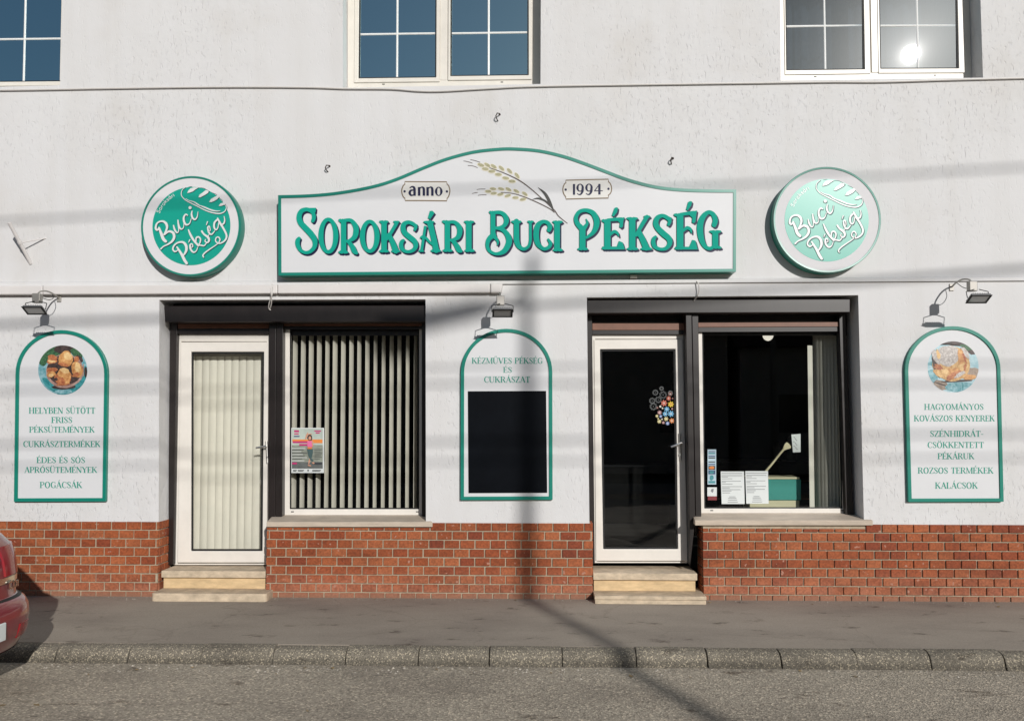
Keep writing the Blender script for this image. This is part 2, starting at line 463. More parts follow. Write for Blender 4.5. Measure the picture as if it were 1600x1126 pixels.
# ------------------------------------------------------------------ ground
def struct(name, mb, mat, **k):
    o = mb.build(name, mat, **k); o['kind'] = 'structure'; return o
RZ = -0.105
mb = MB(); mb.add([(-900, -900, RZ - 0.25), (900, -900, RZ - 0.25), (900, 900, RZ - 0.25), (-900, 900, RZ - 0.25)], [(0, 1, 2, 3)])
struct('ground', mb, M['earth'])
mb = MB(); mb.box(-60, 60, -10.5, -1.60, RZ - 0.2, RZ)
struct('road', mb, M['road'])
# asphalt footway, with the slight unevenness of hand-laid tar along both edges
mb = MB()
mb.box(-60, 60, -1.655, 0.35, -0.24, 0.0)
struct('pavement', mb, M['walk'])
mb = MB(); mb.box(-60, 60, -13.5, -10.52, RZ - 0.2, 0.02)
struct('pavement_opposite', mb, M['walk'])
# kerb stones, half a metre each, rounded noses and open joints
mb = MB()
jn = [93, 205, 318, 430, 543, 655, 765, 878, 993, 1103, 1217, 1335, 1450, 1565]
jx = [W(u, 1018, -1.74).x for u in jn]
st = 0.5245
xs = [jx[0] - st * k for k in range(60, 0, -1)] + jx + [jx[-1] + st * k for k in range(1, 60)]
for a, b in zip(xs[:-1], xs[1:]):
    g = random.uniform(0.0015, 0.0045); dz = random.uniform(-0.006, 0.004); dy = random.uniform(-0.006, 0.006)
    prof = [(-1.66, 0.004), (-1.71, 0.002), (-1.748, -0.006), (-1.775, -0.024), (-1.793, -0.055), (-1.815, -0.105), (-1.825, -0.16), (-1.66, -0.16)]
    sk = random.uniform(-0.008, 0.008)
    A = [Vector((a + g + sk * k / 7, y + dy, z + dz)) for k, (y, z) in enumerate(prof)]
    B = [Vector((b - g + sk * k / 7, y + dy, z + dz)) for k, (y, z) in enumerate(prof)]
    n = len(prof)
    mb.add(A + B, [list(range(n)), list(range(2 * n - 1, n - 1, -1))] + [[i, i + n, (i + 1) % n + n, (i + 1) % n] for i in range(n)])
struct('kerb', mb, M['kerb'], bevel=0.006, seg=2)
mb = MB(); mb.box(-60, 60, -1.752, -1.663, -0.22, -0.03)
struct('kerb_bed', mb, M['mortar'])

# loose grit along the gutter and the foot of the wall
mb = MB()
def pebble(x, y, z, r):
    a = [(x + r * random.uniform(.6, 1.2) * math.cos(k * 1.256), y + r * random.uniform(.6, 1.2) * math.sin(k * 1.256), z) for k in range(5)]
    mb.add(a + [(x, y, z + r * 0.8)], [(0, 1, 5), (1, 2, 5), (2, 3, 5), (3, 4, 5), (4, 0, 5)])
for k in range(900):
    x = random.uniform(-6, 6)
    c = random.random()
    if c < 0.45: pebble(x, -1.84 - abs(random.gauss(0, 0.09)), RZ + 0.0005, random.uniform(0.003, 0.012))
    elif c < 0.75: pebble(x, -0.03 - abs(random.gauss(0, 0.06)), 0.0005, random.uniform(0.002, 0.007))
    else: pebble(x, random.uniform(-4, -1.9), RZ + 0.0005, random.uniform(0.002, 0.006))
o = mb.build('grit', simple('pale_grit', (0.42, 0.38, 0.32), 0.9, 0.2, var=0.4, vscale=3))
o['kind'] = 'stuff'

mb = MB()
for k in range(46):
    x = random.uniform(-5.5, 5.5)
    y, z = (-1.86 - abs(random.gauss(0, .10)), RZ) if random.random() < .55 else ((-.04 - abs(random.gauss(0, .10)), 0) if random.random() < .7 else (random.uniform(-3.4, -2), RZ))
    r_ = random.uniform(.010, .026); a_ = random.uniform(0, 6.28)
    pts = []
    for (l, w__) in ((-1, 0), (-.3, .42), (.4, .38), (1, 0), (.4, -.38), (-.3, -.42)):
        pts.append((x + r_ * (l * math.cos(a_) - w__ * math.sin(a_)), y + r_ * (l * math.sin(a_) + w__ * math.cos(a_)), z + .002 + random.uniform(0, .008)))
    mb.add(pts, [(0, 1, 5), (1, 2, 4, 5), (2, 3, 4)])
o = mb.build('leaf_litter', simple('dry_leaf', (0.26, 0.19, 0.10), 0.85, 0.2, var=0.6, vscale=2))
o['kind'] = 'stuff'

# ------------------------------------------------------------------ the building
B = thing('shop_building', 'white rendered shop building with brick plinth and two dark framed shopfronts', 'building', (0, 0, 0))
ZP = 0.692                                     # top of the brick plinth
XL0, XL1 = -14.0, 14.0
ZT = 7.4

def wall_poly():
    z0 = ZP
    def zb(u): return Vector((W(u, 815).x, 0, z0))
    rl = [Vector((W(248, 815).x, 0, z0)), W(249, 468.5), W(665, 467.5), Vector((W(665.5, 815).x, 0, z0))]
    rr = [Vector((W(921, 815).x, 0, z0)), W(917, 464.5), W(1341, 461), Vector((W(1350, 815).x, 0, z0))]
    outer = [Vector((XL0, 0, z0))] + rl + rr + [Vector((XL1, 0, z0)), Vector((XL1, 0, ZT)), Vector((XL0, 0, ZT))]
    return outer, rl, rr
outer, rl, rr = wall_poly()
WIN = {}
def up_open(u0b, u0t, u1b, u1t, vb0, vb1, zt=6.1):
    a, b = W(u0b, vb0), W(u1b, vb1)
    c, d = W(u1t, 0), W(u0t, 0)
    def ext(p, q):
        k = (zt - p.z) / (q.z - p.z); return Vector((p.x + (q.x - p.x) * k, 0, zt))
    return [a, b, ext(b, c), ext(a, d)]
WIN['m'] = up_open(536, 536, 844.5, 845, 137.5, 131.5)
WIN['r'] = up_open(1220, 1219, 1536, 1532, 126, 121.5)
WIN['l'] = up_open(-212, -213, 94, 97.5, 141, 133.5)

bm = bmesh.new()
def loop(pts):
    vs = [bm.verts.new(p) for p in pts]
    return [bm.edges.new((vs[i], vs[(i + 1) % len(vs)])) for i in range(len(vs))]
ed = loop(outer)
for k in WIN: ed += loop(WIN[k])
bmesh.ops.triangle_fill(bm, edges=ed, use_beauty=True, use_dissolve=False)
# reveals
def reveal(pts, d, closed=True):
    n = len(pts)
    for i in range(n if closed else n - 1):
        p, q = pts[i], pts[(i + 1) % n]
        vs = [bm.verts.new(x) for x in (p, q, q + Vector((0, d, 0)), p + Vector((0, d, 0)))]
        bm.faces.new(vs)
for k in WIN: reveal(WIN[k], 0.34)
reveal(rl, 0.42, False); reveal(rr, 0.42, False)
bmesh.ops.recalc_face_normals(bm, faces=bm.faces)
me = bpy.data.meshes.new('wall'); bm.to_mesh(me); bm.free()
me.materials.append(M['plaster'])
wo = bpy.data.objects.new('wall', me); COL.objects.link(wo); wo.parent = B
# sides, top of the block and a simple roof so that the building is a solid from elsewhere
mb = MB()
mb.box(XL0, XL0 + 0.3, 0.001, 9, -0.2, ZT); mb.box(XL1 - 0.3, XL1, 0.001, 9, -0.2, ZT); mb.box(XL0 + 0.3, XL1 - 0.3, 8.7, 9, -0.2, ZT)
mb.build('rear_wall', M['plaster'], B)
mb = MB()
mb.add([(XL0 - .3, -.35, ZT), (XL1 + .3, -.35, ZT), (XL1 + .3, 4.5, ZT + 2.6), (XL0 - .3, 4.5, ZT + 2.6), (XL1 + .3, 9.3, ZT), (XL0 - .3, 9.3, ZT)],
       [(0, 1, 2, 3), (3, 2, 4, 5), (0, 3, 5), (1, 4, 2), (0, 5, 4, 1)])
mb.build('roof', simple('roof_tile', (0.25, 0.09, 0.05), 0.8, 0.2, var=0.3), B)

# thin moulding between the storeys over the shop
mb = MB()
for (ua, va, ub, vb) in [(-420, 443.5, 800, 438.5), (800, 438.5, 2000, 430.5)]:
    p, q = W(ua, va, -0.022), W(ub, vb, -0.022)
    h = 0.030
    mb.add([p, q, q + Vector((0, .02, h * .4)), p + Vector((0, .02, h * .4)), p - Vector((0, 0, h)), q - Vector((0, 0, h)), q + Vector((0, .022, -h)), p + Vector((0, .022, -h))],
           [(0, 1, 2, 3), (0, 4, 5, 1), (4, 7, 6, 5), (0, 3, 7, 4), (1, 5, 6, 2)])
mb.build('moulding', M['plaster'], B)

# brick plinth: backing of mortar, then every brick proud of it
xa = W(248, 815).x; xb = W(417, 815).x; xc = W(925.5, 815).x; xd = W(1098, 815).x
mb = MB()
y_m = 0.004
for (x0, x1) in [(XL0, xa), (xb, xc), (xd, XL1)]:
    mb.box(x0 + 0.004, x1 - 0.004, y_m, 0.30, -0.22, ZP - 0.002)
mb.build('plinth_mortar', M['mortar'], B)
mb = MB()
PIT_Z = 0.0810; BL = 0.1425
def brick(x0, x1, y0, y1, z0, z1):
    j = lambda s: random.uniform(-s, s)
    mb.box(x0 + j(.002), x1 + j(.002), y0, y1, z0 + j(.001), z1 + j(.001))
def brick_run(x0, x1, zt_fn):
    for r in range(9):
        z1 = ZP - r * PIT_Z; z0 = z1 - 0.0695
        off = (0.5 if r % 2 else 0.0) * BL + random.uniform(-0.012, 0.012)
        k0 = math.floor((x0 - off) / BL)
        x = k0 * BL + off
        while x < x1:
            a, b = max(x + 0.0058, x0), min(x + BL - 0.0058, x1)
            x += BL
            if b - a < 0.012: continue
            zt = min(z1, zt_fn((a + b) / 2))
            if zt - z0 < 0.012: continue
            pr = 0.0065 + 0.004 * max(0, min(1, (a + 1) / 4)) + random.uniform(-.0015, .0015)
            if a > 6 or b < -7:
                pr = 0.008
            brick(a, b, -pr, y_m + 0.012, max(z0, -0.03), zt)
xsl0, xsl1 = W(417, 815).x, W(675, 815).x
xsr0, xsr1 = W(1086, 815).x, W(1364, 815).x
def zt_fn(x):
    if xsl0 - .01 < x < xsl1 - .02: return 0.646
    if xsr0 - .01 < x < xsr1 - .02: return 0.650
    return 9
brick_run(-8.5, xa, zt_fn); brick_run(xb, xc, zt_fn); brick_run(xd, 8.5, zt_fn)
# bricks on the door reveals
for (xj, sgn) in [(xa, 1), (xb, -1), (xc, 1), (xd, -1)]:
    for r in range(9):
        z1 = ZP - r * PIT_Z; z0 = max(z1 - 0.07, -0.02)
        if xj in (xb, xd): z1 = min(z1, 0.645)
        if z1 - z0 < .01: continue
        cuts = [0.016, 0.125, 0.255] if r % 2 else [0.016, 0.06, 0.19, 0.255]
        for c0, c1 in zip(cuts[:-1], cuts[1:]):
            xx = sorted((xj - 0.012 * sgn, xj + 0.005 * sgn))
            brick(xx[0], xx[1], c0 + 0.004, c1 - 0.006, z0, z1)
mb.build('plinth', M['brick'], B, bevel=0.0022, seg=1)

# sills
def sill(u0f, u1f, vt, vb, u0b, u1b, vback, label=None):
    yf = -0.035
    f = [W(u0f, vt, yf), W(u1f, vt, yf), W(u1f, vb, yf), W(u0f, vb, yf)]
    bk = [W(u0b, vback, 0.30), W(u1b, vback, 0.30)]
    t0, t1 = bk
    b0 = Vector((t0.x, 0.30, f[3].z)); b1 = Vector((t1.x, 0.30, f[2].z))
    m_ = MB().add([f[0], f[1], f[2], f[3], t0, t1, b1, b0], [(0, 1, 2, 3), (0, 4, 5, 1), (3, 2, 6, 7), (0, 3, 7, 4), (1, 5, 6, 2), (4, 7, 6, 5)])
    return m_.build('window_sill', M['sill'], B, bevel=0.005)
sill(416.5, 676, 815, 823, 428, 663, 803)
sill(1086, 1364, 812.5, 820.5, 1080, 1342, 800)

# door steps
def steps(u_l, u_r, u_l2, u_r2, thin=False):
    xl, xr = W(u_l, 890, 0.01).x, W(u_r, 890, 0.01).x
    xl2, xr2 = W(u_l2, 930, -0.2).x, W(u_r2, 930, -0.2).x
    s = MB(); s.box(xl, xr, -0.005, 0.40, 0.176, 0.240); s1 = s.build('door_step', M['step'], B, bevel=0.006)
    s = MB(); s.box(xl + 0.008, xr - 0.012, 0.03, 0.40, 0.072, 0.1755); s.build('step_riser', M['riser'], s1, bevel=0.003)
    s = MB()
    if thin:
        s.box(xl2, xr2, -0.20, 0.30, 0.038, 0.0715); s.box(xl2 + .004, xr2 - .003, -0.195, 0.30, -0.02, 0.0355)
        s.build('door_step', M['step'], B, bevel=0.005)
    else:
        x0, x1, y0, y1, r = xl2, xr2, -0.205, 0.30, 0.035
        pts = [(x0, y1), (x0, y0 + r)] + [(x0 + r - r * math.cos(a), y0 + r - r * math.sin(a)) for a in (0.4, 0.8, 1.2)] + [(x0 + r, y0), (x1 - r, y0)] + \
              [(x1 - r + r * math.sin(a), y0 + r - r * math.cos(a)) for a in (0.4, 0.8, 1.2)] + [(x1, y0 + r), (x1, y1)]
        n = len(pts)
        vs = [(x, y, 0.0715) for x, y in pts] + [(x, y, -0.01) for x, y in pts]
        s.add(vs, [list(range(n)), list(range(2 * n - 1, n - 1, -1))] + [[i, (i + 1) % n, (i + 1) % n + n, i + n] for i in range(n)])
        s.build('door_step', M['step'], B, bevel=0.006)
steps(253, 415.5, 236, 416)
steps(926.5, 1089, 929, 1104, True)

# ------------------------------------------------------------------ shopfront frames
YF = 0.27
def doorset(fr_out, fr_in, leaf_out, leaf_in, glass, label):
    """polygons in pixels (tl, tr, br, bl)"""
    d = MB().ring(P(fr_out, YF), P(fr_in, YF), 0.07).build('door', M['upvc'], B, bevel=0.004)
    d['label'] = label
    MB().ring(P(leaf_out, YF - 0.012), P(leaf_in, YF - 0.012), 0.06).build('door_leaf', M['upvc'], d, bevel=0.006)
    gi = [(a[0] + (3.0 if i in (0, 3) else -3.0), a[1] + (3.0 if i < 2 else -3.0)) for i, a in enumerate(leaf_in)]
    MB().ring(P(leaf_in, YF + 0.006), P(gi, YF + 0.006), 0.02).build('gasket', M['gasket'], d)
    MB().add(P(gi, YF + 0.016), [(0, 1, 2, 3)]).build('glass_pane', glass, d)
    return d

dl = doorset([(276.5, 522), (421.5, 522), (419, 882), (270.5, 882)], [(283, 533.5), (417, 533.5), (414.5, 880), (277, 880)],
             [(282, 534.5), (420, 534), (416.5, 878.5), (277, 878.5)], [(298.5, 549.5), (412.5, 549.5), (410, 860.5), (298, 860.5)], M['glass_blind'], 'white door with closed cream vertical blinds behind its glass')
dr = doorset([(924, 522.5), (1068, 522.5), (1077, 879), (927, 879)], [(930, 529.5), (1062, 529.5), (1070.5, 877), (933, 877)],
             [(928, 530.5), (1066.5, 530), (1074.5, 876), (931, 876)], [(937.5, 545.5), (1055.5, 545), (1059.5, 857.5), (942.5, 857.5)], M['glass_shop'], 'white door with a dark shop interior behind its glass')

def handle(door, uc, vt, vb, lu0, lv0, lu1, lv1):
    y0 = YF - 0.024
    m_ = MB()
    p0, p1 = W(uc, vt, y0), W(uc + 1.5, vb, y0)
    m_.tube([p0, p1], 0.011, 8)
    m_.tube([W(lu1, lv1, y0 - 0.002), W(lu1, lv1, y0 - 0.055)], 0.009, 8)
    m_.tube([W(lu1, lv1, y0 - 0.055), W((lu0 + lu1) / 2, (lv0 + lv1) / 2 + .3, y0 - 0.060), W(lu0, lv0, y0 - 0.055)], [0.010, 0.010, 0.009], 8)
    q = W(uc + .5, vb - 9, y0 - 0.012)
    m_.tube([q, q + Vector((0, .01, 0))], 0.008, 8)
    m_.build('door_handle', M['steel'], door, smooth='angle')
handle(dl, 416.5, 689, 723, 400, 699.5, 416, 696.5)
handle(dr, 1062, 677, 719, 1048.5, 698, 1065, 691.5)

def shop_window(outer_, inner_, glass, label):
    d = MB().ring(P(outer_, YF), P(inner_, YF), 0.07).build('shop_window', M['upvc'], B, bevel=0.005)
    d['label'] = label
    gi = [(a[0] + (1.8 if i in (0, 3) else -1.8), a[1] + (1.8 if i < 2 else -1.8)) for i, a in enumerate(inner_)]
    MB().ring(P(inner_, YF + 0.008), P(gi, YF + 0.008), 0.02).build('gasket', M['gasket'], d)
    MB().add(P(gi, YF + 0.018), [(0, 1, 2, 3)]).build('glass_pane', glass, d)
    # drain caps on the bottom rail
    for f in (0.07, 0.93):
        c = MB(); u = outer_[3][0] + (outer_[2][0] - outer_[3][0]) * f
        c.prism(quad(u - 2.2, outer_[3][1] - 9.6, u + 2.2, outer_[3][1] - 8.2, YF - 0.003), 0.004)
        c.build('drain_cap', M['gasket'], d)
    return d
wl = shop_window([(441.5, 500), (668, 500), (668, 808), (441, 808)], [(452.5, 508), (655, 508), (655, 795), (452.5, 795)], M['glass_blind'], 'large window with open cream vertical blinds behind it')
wr = shop_window([(1090.5, 506), (1321, 506), (1333, 806), (1095.5, 806)], [(1097, 515), (1310.5, 515), (1317, 794), (1100.5, 794)], M['glass_shop'], 'large window with papers and a teal box behind the glass')

def shutter(box_q, rails, label, slats):
    r_ = MB().prism(P(box_q, 0.055), 0.25).build('roller_shutter', M['brown'], B, bevel=0.006)
    r_['label'] = label
    for q, yr in rails: MB().prism(P(q, yr), 0.30 - yr).build('guide_rail', M['brown'], r_, bevel=0.003)
    for q in slats: MB().prism(P(q, 0.225), 0.014).build('bottom_slat', M['shutter'], r_, bevel=0.002)
    return r_
def dark_slat(q, r_): MB().prism(P(q, .232), .03).build('lower_slat', M['brown'], r_)
sh = shutter([(256, 478), (664.5, 477), (664.5, 502.5), (257.5, 503)],
        [([(265.5, 500), (277, 500), (270.5, 882), (262, 882)], .215), ([(420.5, 500), (431, 500), (430, 813), (418.5, 886)], .185), ([(431.8, 500), (442, 500), (441, 806), (430.5, 812)], .185), ([(659, 500), (668, 500), (668, 806), (659, 806)], .2)],
        'dark brown shutter box over the blinded door and window', [[(278, 506), (420, 506), (420, 513), (278, 513)], [(442, 504.5), (659, 504.5), (659, 509), (442, 509)]])
dark_slat([(278, 513.6), (420, 513.6), (420, 521.5), (278, 521.5)], sh); dark_slat([(442, 509.6), (659, 509.6), (659, 514), (442, 514)], sh)
sh = shutter([(917.5, 468.5), (1328.5, 467), (1328.5, 488), (917.5, 489.5)],
        [([(917.3, 488), (925, 488), (929.5, 880), (922, 880)], .2), ([(1071.5, 488), (1080.5, 488), (1086.5, 812), (1078.5, 884)], .105), ([(1081.3, 488), (1091, 488), (1096, 806), (1087.3, 812)], .12), ([(1311, 488), (1321, 488), (1334, 806), (1322, 806)], .2)],
        'dark brown shutter box over the open shop door', [[(925.5, 505), (1070.5, 505), (1070.5, 515.5), (925.5, 515.5)], [(1091, 504), (1311, 503), (1311, 510), (1091, 511)]])
dark_slat([(925.5, 516), (1070.5, 516), (1070.5, 522), (925.5, 522)], sh); dark_slat([(1091, 511.6), (1311, 510.6), (1311, 517.5), (1091, 518.5)], sh)
# blank head panels behind the shutter boxes
for q in (quad(250, 468, 668, 524, YF + 0.045), quad(915, 460, 1345, 524, YF + 0.045)): MB().prism(q, 0.02).build('head_panel', M['brown'], B)

# ------------------------------------------------------------------ dark rooms behind the glass
def room(x0, x1, y0, y1, z0, z1, name='room_interior', floor=None):
    a = MB()
    vs = [(x, y, z) for z in (z0, z1) for y in (y0, y1) for x in (x0, x1)]
    a.add(vs, [(4, 5, 7, 6), (1, 3, 7, 5), (3, 2, 6, 7), (2, 0, 4, 6)])
    r_ = a.build(name, M['dark_room'], B)
    f = MB().add([(x0, y0, z0), (x1, y0, z0), (x1, y1, z0), (x0, y1, z0)], [(0, 1, 2, 3)])
    f.build('room_floor', floor or M['dark_floor'], r_)
    return r_
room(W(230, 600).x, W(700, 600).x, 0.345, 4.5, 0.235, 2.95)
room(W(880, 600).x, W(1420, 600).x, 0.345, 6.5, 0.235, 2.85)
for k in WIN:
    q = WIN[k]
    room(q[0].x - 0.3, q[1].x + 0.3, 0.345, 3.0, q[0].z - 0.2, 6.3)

# ------------------------------------------------------------------ upper windows
def upper_window(k, frame_v, mull, sashes, glass, tilt=None, label=None):
    """frame_v: (v bottom left, v bottom right) of the outer frame; sashes: (u0, u1, glass u0, u1, glass bottom v l, r, muntin u, horizontal muntin v)"""
    yf = 0.20
    q = [p + Vector((0, yf, 0)) for p in WIN[k]]
    zt = 6.1
    w_ = MB()
    fb = 0.055
    o_ = [q[0], q[1], q[2], q[3]]
    i_ = [W(sashes[0][0] + 3, sashes[0][4] + 5, yf), W(sashes[-1][1] - 3, sashes[-1][5] + 5, yf), None, None]
    i_[2] = Vector((i_[1].x, yf, zt - fb)); i_[3] = Vector((i_[0].x, yf, zt - fb))
    w_.ring(o_, i_, 0.08)
    xm = (W(mull[0], 60, yf).x + W(mull[1], 60, yf).x) / 2; hw = abs(W(mull[1], 60, yf).x - W(mull[0], 60, yf).x) / 2
    w_.box(xm - hw, xm + hw, yf - 0.004, yf + 0.08, i_[0].z + 0.001, i_[2].z - 0.001)
    root = w_.build('window', M['upvc2'], B, bevel=0.004)
    if label: root['label'] = label
    for (u0, u1, g0, g1, gv0, gv1, mu, hv) in sashes:
        ys = yf - 0.014
        a0, a1 = W(g0, gv0, ys), W(g1, gv1, ys)
        x0, x1 = W(u0, gv0, ys).x, W(u1, gv1, ys).x
        zb0, zb1 = a0.z, a1.z
        lo = 0.042
        oo = [Vector((x0, ys, zb0 - lo)), Vector((x1, ys, zb1 - lo)), Vector((x1, ys, zt - 0.06)), Vector((x0, ys, zt - 0.06))]
        ii = [a0, a1, Vector((a1.x, ys, zt - 0.12)), Vector((a0.x, ys, zt - 0.12))]
        s = MB().ring(oo, ii, 0.06).build('sash', M['upvc2'], root, bevel=0.005)
        g = MB()
        gi = [ii[0] + Vector((.012, .012, .012)), ii[1] + Vector((-.012, .012, .012)), ii[2] + Vector((-.012, .012, -.012)), ii[3] + Vector((.012, .012, -.012))]
        jj = [p + Vector((0, .012, 0)) for p in ii]
        g.ring(jj, gi, 0.01); g.build('gasket', M['gasket'], root)
        yg = ys + 0.026
        c = [(p.x, yg, p.z) for p in gi]
        if tilt:
            cx = sum(p[0] for p in c) / 4; cz = W(mu, 85, yg).z
            c = [(x, yg + (x - cx) * tilt[0] + max(-.04, min(.04, (z - cz) * tilt[1])), z) for x, y, z in c]
        MB().add(c, [(0, 1, 2, 3)]).build('glass_pane', glass, root)
        mm = MB()
        xm_ = W(mu, 60, ys + .02).x
        mm.tube([(xm_, ys + 0.030, gi[0].z + .001), (xm_, ys + 0.030, gi[2].z - .001)], 0.0115, 10)
        zz = W(mu, hv, ys + .02).z
        sl_ = (zb1 - zb0) / (a1.x - a0.x)
        mm.tube([(gi[0].x, ys + 0.0305, zz - sl_ * (xm_ - gi[0].x)), (gi[1].x, ys + 0.0305, zz + sl_ * (gi[1].x - xm_))], 0.012, 10)
        mm.build('muntin', M['muntin'], root, smooth='angle')
    for f in (0.16, 0.84):
        c = MB(); p = i_[0].lerp(i_[1], f) + Vector((0, -0.004, -0.034))
        c.box(p.x - .012, p.x + .012, p.y, p.y + .006, p.z - .003, p.z + .004)
        c.build('drain_cap', M['gasket'], root)
    return root
upper_window('m', None, (687.5, 699.5), [(553, 687, 560, 681.5, 122.5, 121, 620.5, 53), (700, 831, 703.5, 826, 119, 117.5, 763.5, 51.5)], M['glass_up'], None, 'middle window of the upper floor')
upper_window('r', None, (1361, 1372.5), [(1227, 1360.5, 1228.5, 1351.5, 110, 108.5, 1289, 40.5), (1373, 1508, 1375.5, 1498.5, 107.5, 107, 1434, 40)], M['glass_dirty'], (-0.0138, -0.0085), 'dusty upper window with the sun mirrored in it')
upper_window('l', None, (-70, -58), [(-196, -71, -190, -77, 128, 128, -130, 63), (-57, 96, -48, 100, 128.5, 127, 38, 61)], M['glass_up'], None, 'upper window cut by the left edge')
# window boards under the upper frames
for k in WIN:
    q = WIN[k]
    mb = MB()
    p, r_ = q[0], q[1]
    mb.add([p + Vector((-.03, -.012, -.022)), r_ + Vector((.0, -.012, -.022)), r_ + Vector((0, .2, .004)), p + Vector((0, .2, .004)),
            p + Vector((-.03, -.012, -.030)), r_ + Vector((.0, -.012, -.030)), r_ + Vector((0, .2, -.012)), p + Vector((0, .2, -.012))],
           [(0, 1, 2, 3), (4, 7, 6, 5), (0, 4, 5, 1), (0, 3, 7, 4), (1, 5, 6, 2)])
    pass
# curtains behind the dusty window
mb = MB()
x0, x1 = WIN['r'][0].x, WIN['r'][1].x
n = 90
vs = []
for i in range(n + 1):
    x = x0 + (x1 - x0) * i / n
    y = 0.62 + 0.03 * math.sin(i * 0.9) + 0.015 * math.sin(i * 2.3)
    vs += [(x, y, WIN['r'][0].z - .1), (x, y, 6.1)]
mb.add(vs, [(2 * i, 2 * i + 2, 2 * i + 3, 2 * i + 1) for i in range(n)])
o = mb.build('curtain', simple('net_curtain', (0.045, 0.055, 0.07), 0.9, 0.1), None, smooth=True)
tag(o, 'grey net curtain hanging behind the dusty upper window', 'curtain')


# ------------------------------------------------------------------ drawing flat lettering and ornament
def catmull(pts, n=6, closed=False):
    out = []
    m = len(pts)
    segs = m if closed else m - 1
    for i in range(segs):
        if closed:
            p0, p1, p2, p3 = pts[i - 1], pts[i], pts[(i + 1) % m], pts[(i + 2) % m]
        else:
            p0, p1, p2, p3 = pts[max(i - 1, 0)], pts[i], pts[i + 1], pts[min(i + 2, m - 1)]
        for k in range(n):
            t = k / n; t2 = t * t; t3 = t2 * t
            out.append(tuple(0.5 * (2 * p1[j] + (p2[j] - p0[j]) * t + (2 * p0[j] - 5 * p1[j] + 4 * p2[j] - p3[j]) * t2 + (3 * p1[j] - p0[j] - 3 * p2[j] + p3[j]) * t3) for j in range(3)))
    if not closed: out.append(tuple(pts[-1]))
    return out

class Ink:
    """strokes and filled shapes drawn in a 2-D frame, laid on the plane y as thin raised pieces"""
    def __init__(self, fn, y, thick=0.002, step=0.00012):
        self.fn = fn; self.y = y; self.t = thick; self.mb = MB(); self.n = 0; self.step = step
    def _y(self):
        self.n += 1
        return self.y - self.step * (self.n % 40)
    def poly(self, pts):
        y = self._y()
        q = [self.fn(p[0], p[1], y) for p in pts]
        self.mb.prism(q, self.y + self.t - y, back=False)
    def stroke(self, pts, smooth=True, n=6, closed=False, cap=True):
        p = catmull(pts, n, closed) if smooth and len(pts) > 2 else [tuple(a) for a in pts]
        y = self._y(); d = self.y + self.t - y
        m = len(p)
        L = []; Rr = []
        for i in range(m):
            a = p[(i + 1) % m] if closed else p[min(i + 1, m - 1)]
            b = p[i - 1] if closed else p[max(i - 1, 0)]
            tx, ty = a[0] - b[0], a[1] - b[1]
            l = math.hypot(tx, ty) or 1
            nx, ny = -ty / l, tx / l
            h = p[i][2] / 2
            L.append((p[i][0] + nx * h, p[i][1] + ny * h)); Rr.append((p[i][0] - nx * h, p[i][1] - ny * h))
        A = [self.fn(q[0], q[1], y) for q in L]; Bq = [self.fn(q[0], q[1], y) for q in Rr]
        dd = Vector((0, d, 0))
        vs = A + Bq + [q + dd for q in A] + [q + dd for q in Bq]
        fs = []
        for i in range(m if closed else m - 1):
            j = (i + 1) % m
            fs += [[i, j, m + j, m + i], [i, 2 * m + i, 2 * m + j, j], [m + i, m + j, 3 * m + j, 3 * m + i]]
        if not closed:
            fs += [[0, m, 3 * m, 2 * m], [m - 1, 3 * m - 1, 4 * m - 1, 2 * m - 1]]
        self.mb.add(vs, fs)
        if cap and not closed:
            for e in (0, -1):
                r = p[e][2] / 2 * 0.98
                self.poly([(p[e][0] + r * math.cos(k * math.pi / 5), p[e][1] + r * math.sin(k * math.pi / 5)) for k in range(10)])
    def ellipse(self, cx, cy, rx, ry, a=0, n=28):
        ca, sa = math.cos(a), math.sin(a)
        self.poly([(cx + rx * math.cos(k * 2 * math.pi / n) * ca - ry * math.sin(k * 2 * math.pi / n) * sa,
                    cy + rx * math.cos(k * 2 * math.pi / n) * sa + ry * math.sin(k * 2 * math.pi / n) * ca) for k in range(n)])
    def oval(self, cx, cy, rx, ry, ws, wt, n=16):
        self.stroke([(cx + rx * math.cos(k * 2 * math.pi / n), cy + ry * math.sin(k * 2 * math.pi / n), ws + (wt - ws) * abs(math.sin(k * 2 * math.pi / n)) ** 1.5) for k in range(n)], closed=True, n=4)
    def build(self, name, mat, parent):
        return self.mb.build(name, mat, parent)

# ------------------------------------------------------------------ the long shop sign
YS = -0.140
sign = thing('shop_sign', 'long white shop sign with arched top, teal edge and raised teal words', 'sign', W(792, 428, -0.04))
top = [(434.5, 305), (485, 303.5), (531, 299), (582, 289.5), (619, 278), (660.5, 260.5), (697, 246.5), (739, 235.5), (778, 231), (804, 230.5), (842, 233.5), (880, 242), (913, 253), (946, 265.5), (984, 279.5), (1025, 290), (1065, 294.5), (1112, 296), (1150.5, 296)]
top = [(a, b) for a, b, _ in catmull([(a, b, 0) for a, b in top], 4)]
bot = [(1150, 424.5), (1100, 424.9), (1000, 425.8), (900, 426.6), (800, 427.3), (700, 428.1), (600, 429), (500, 429.9), (435, 430.5)]
bot = [bot[0]] + [(1150 + (435 - 1150) * k / (len(top) - 2), 424.5 + 6 * k / (len(top) - 2)) for k in range(1, len(top) - 2)] + [bot[-1]]
outl = top + bot
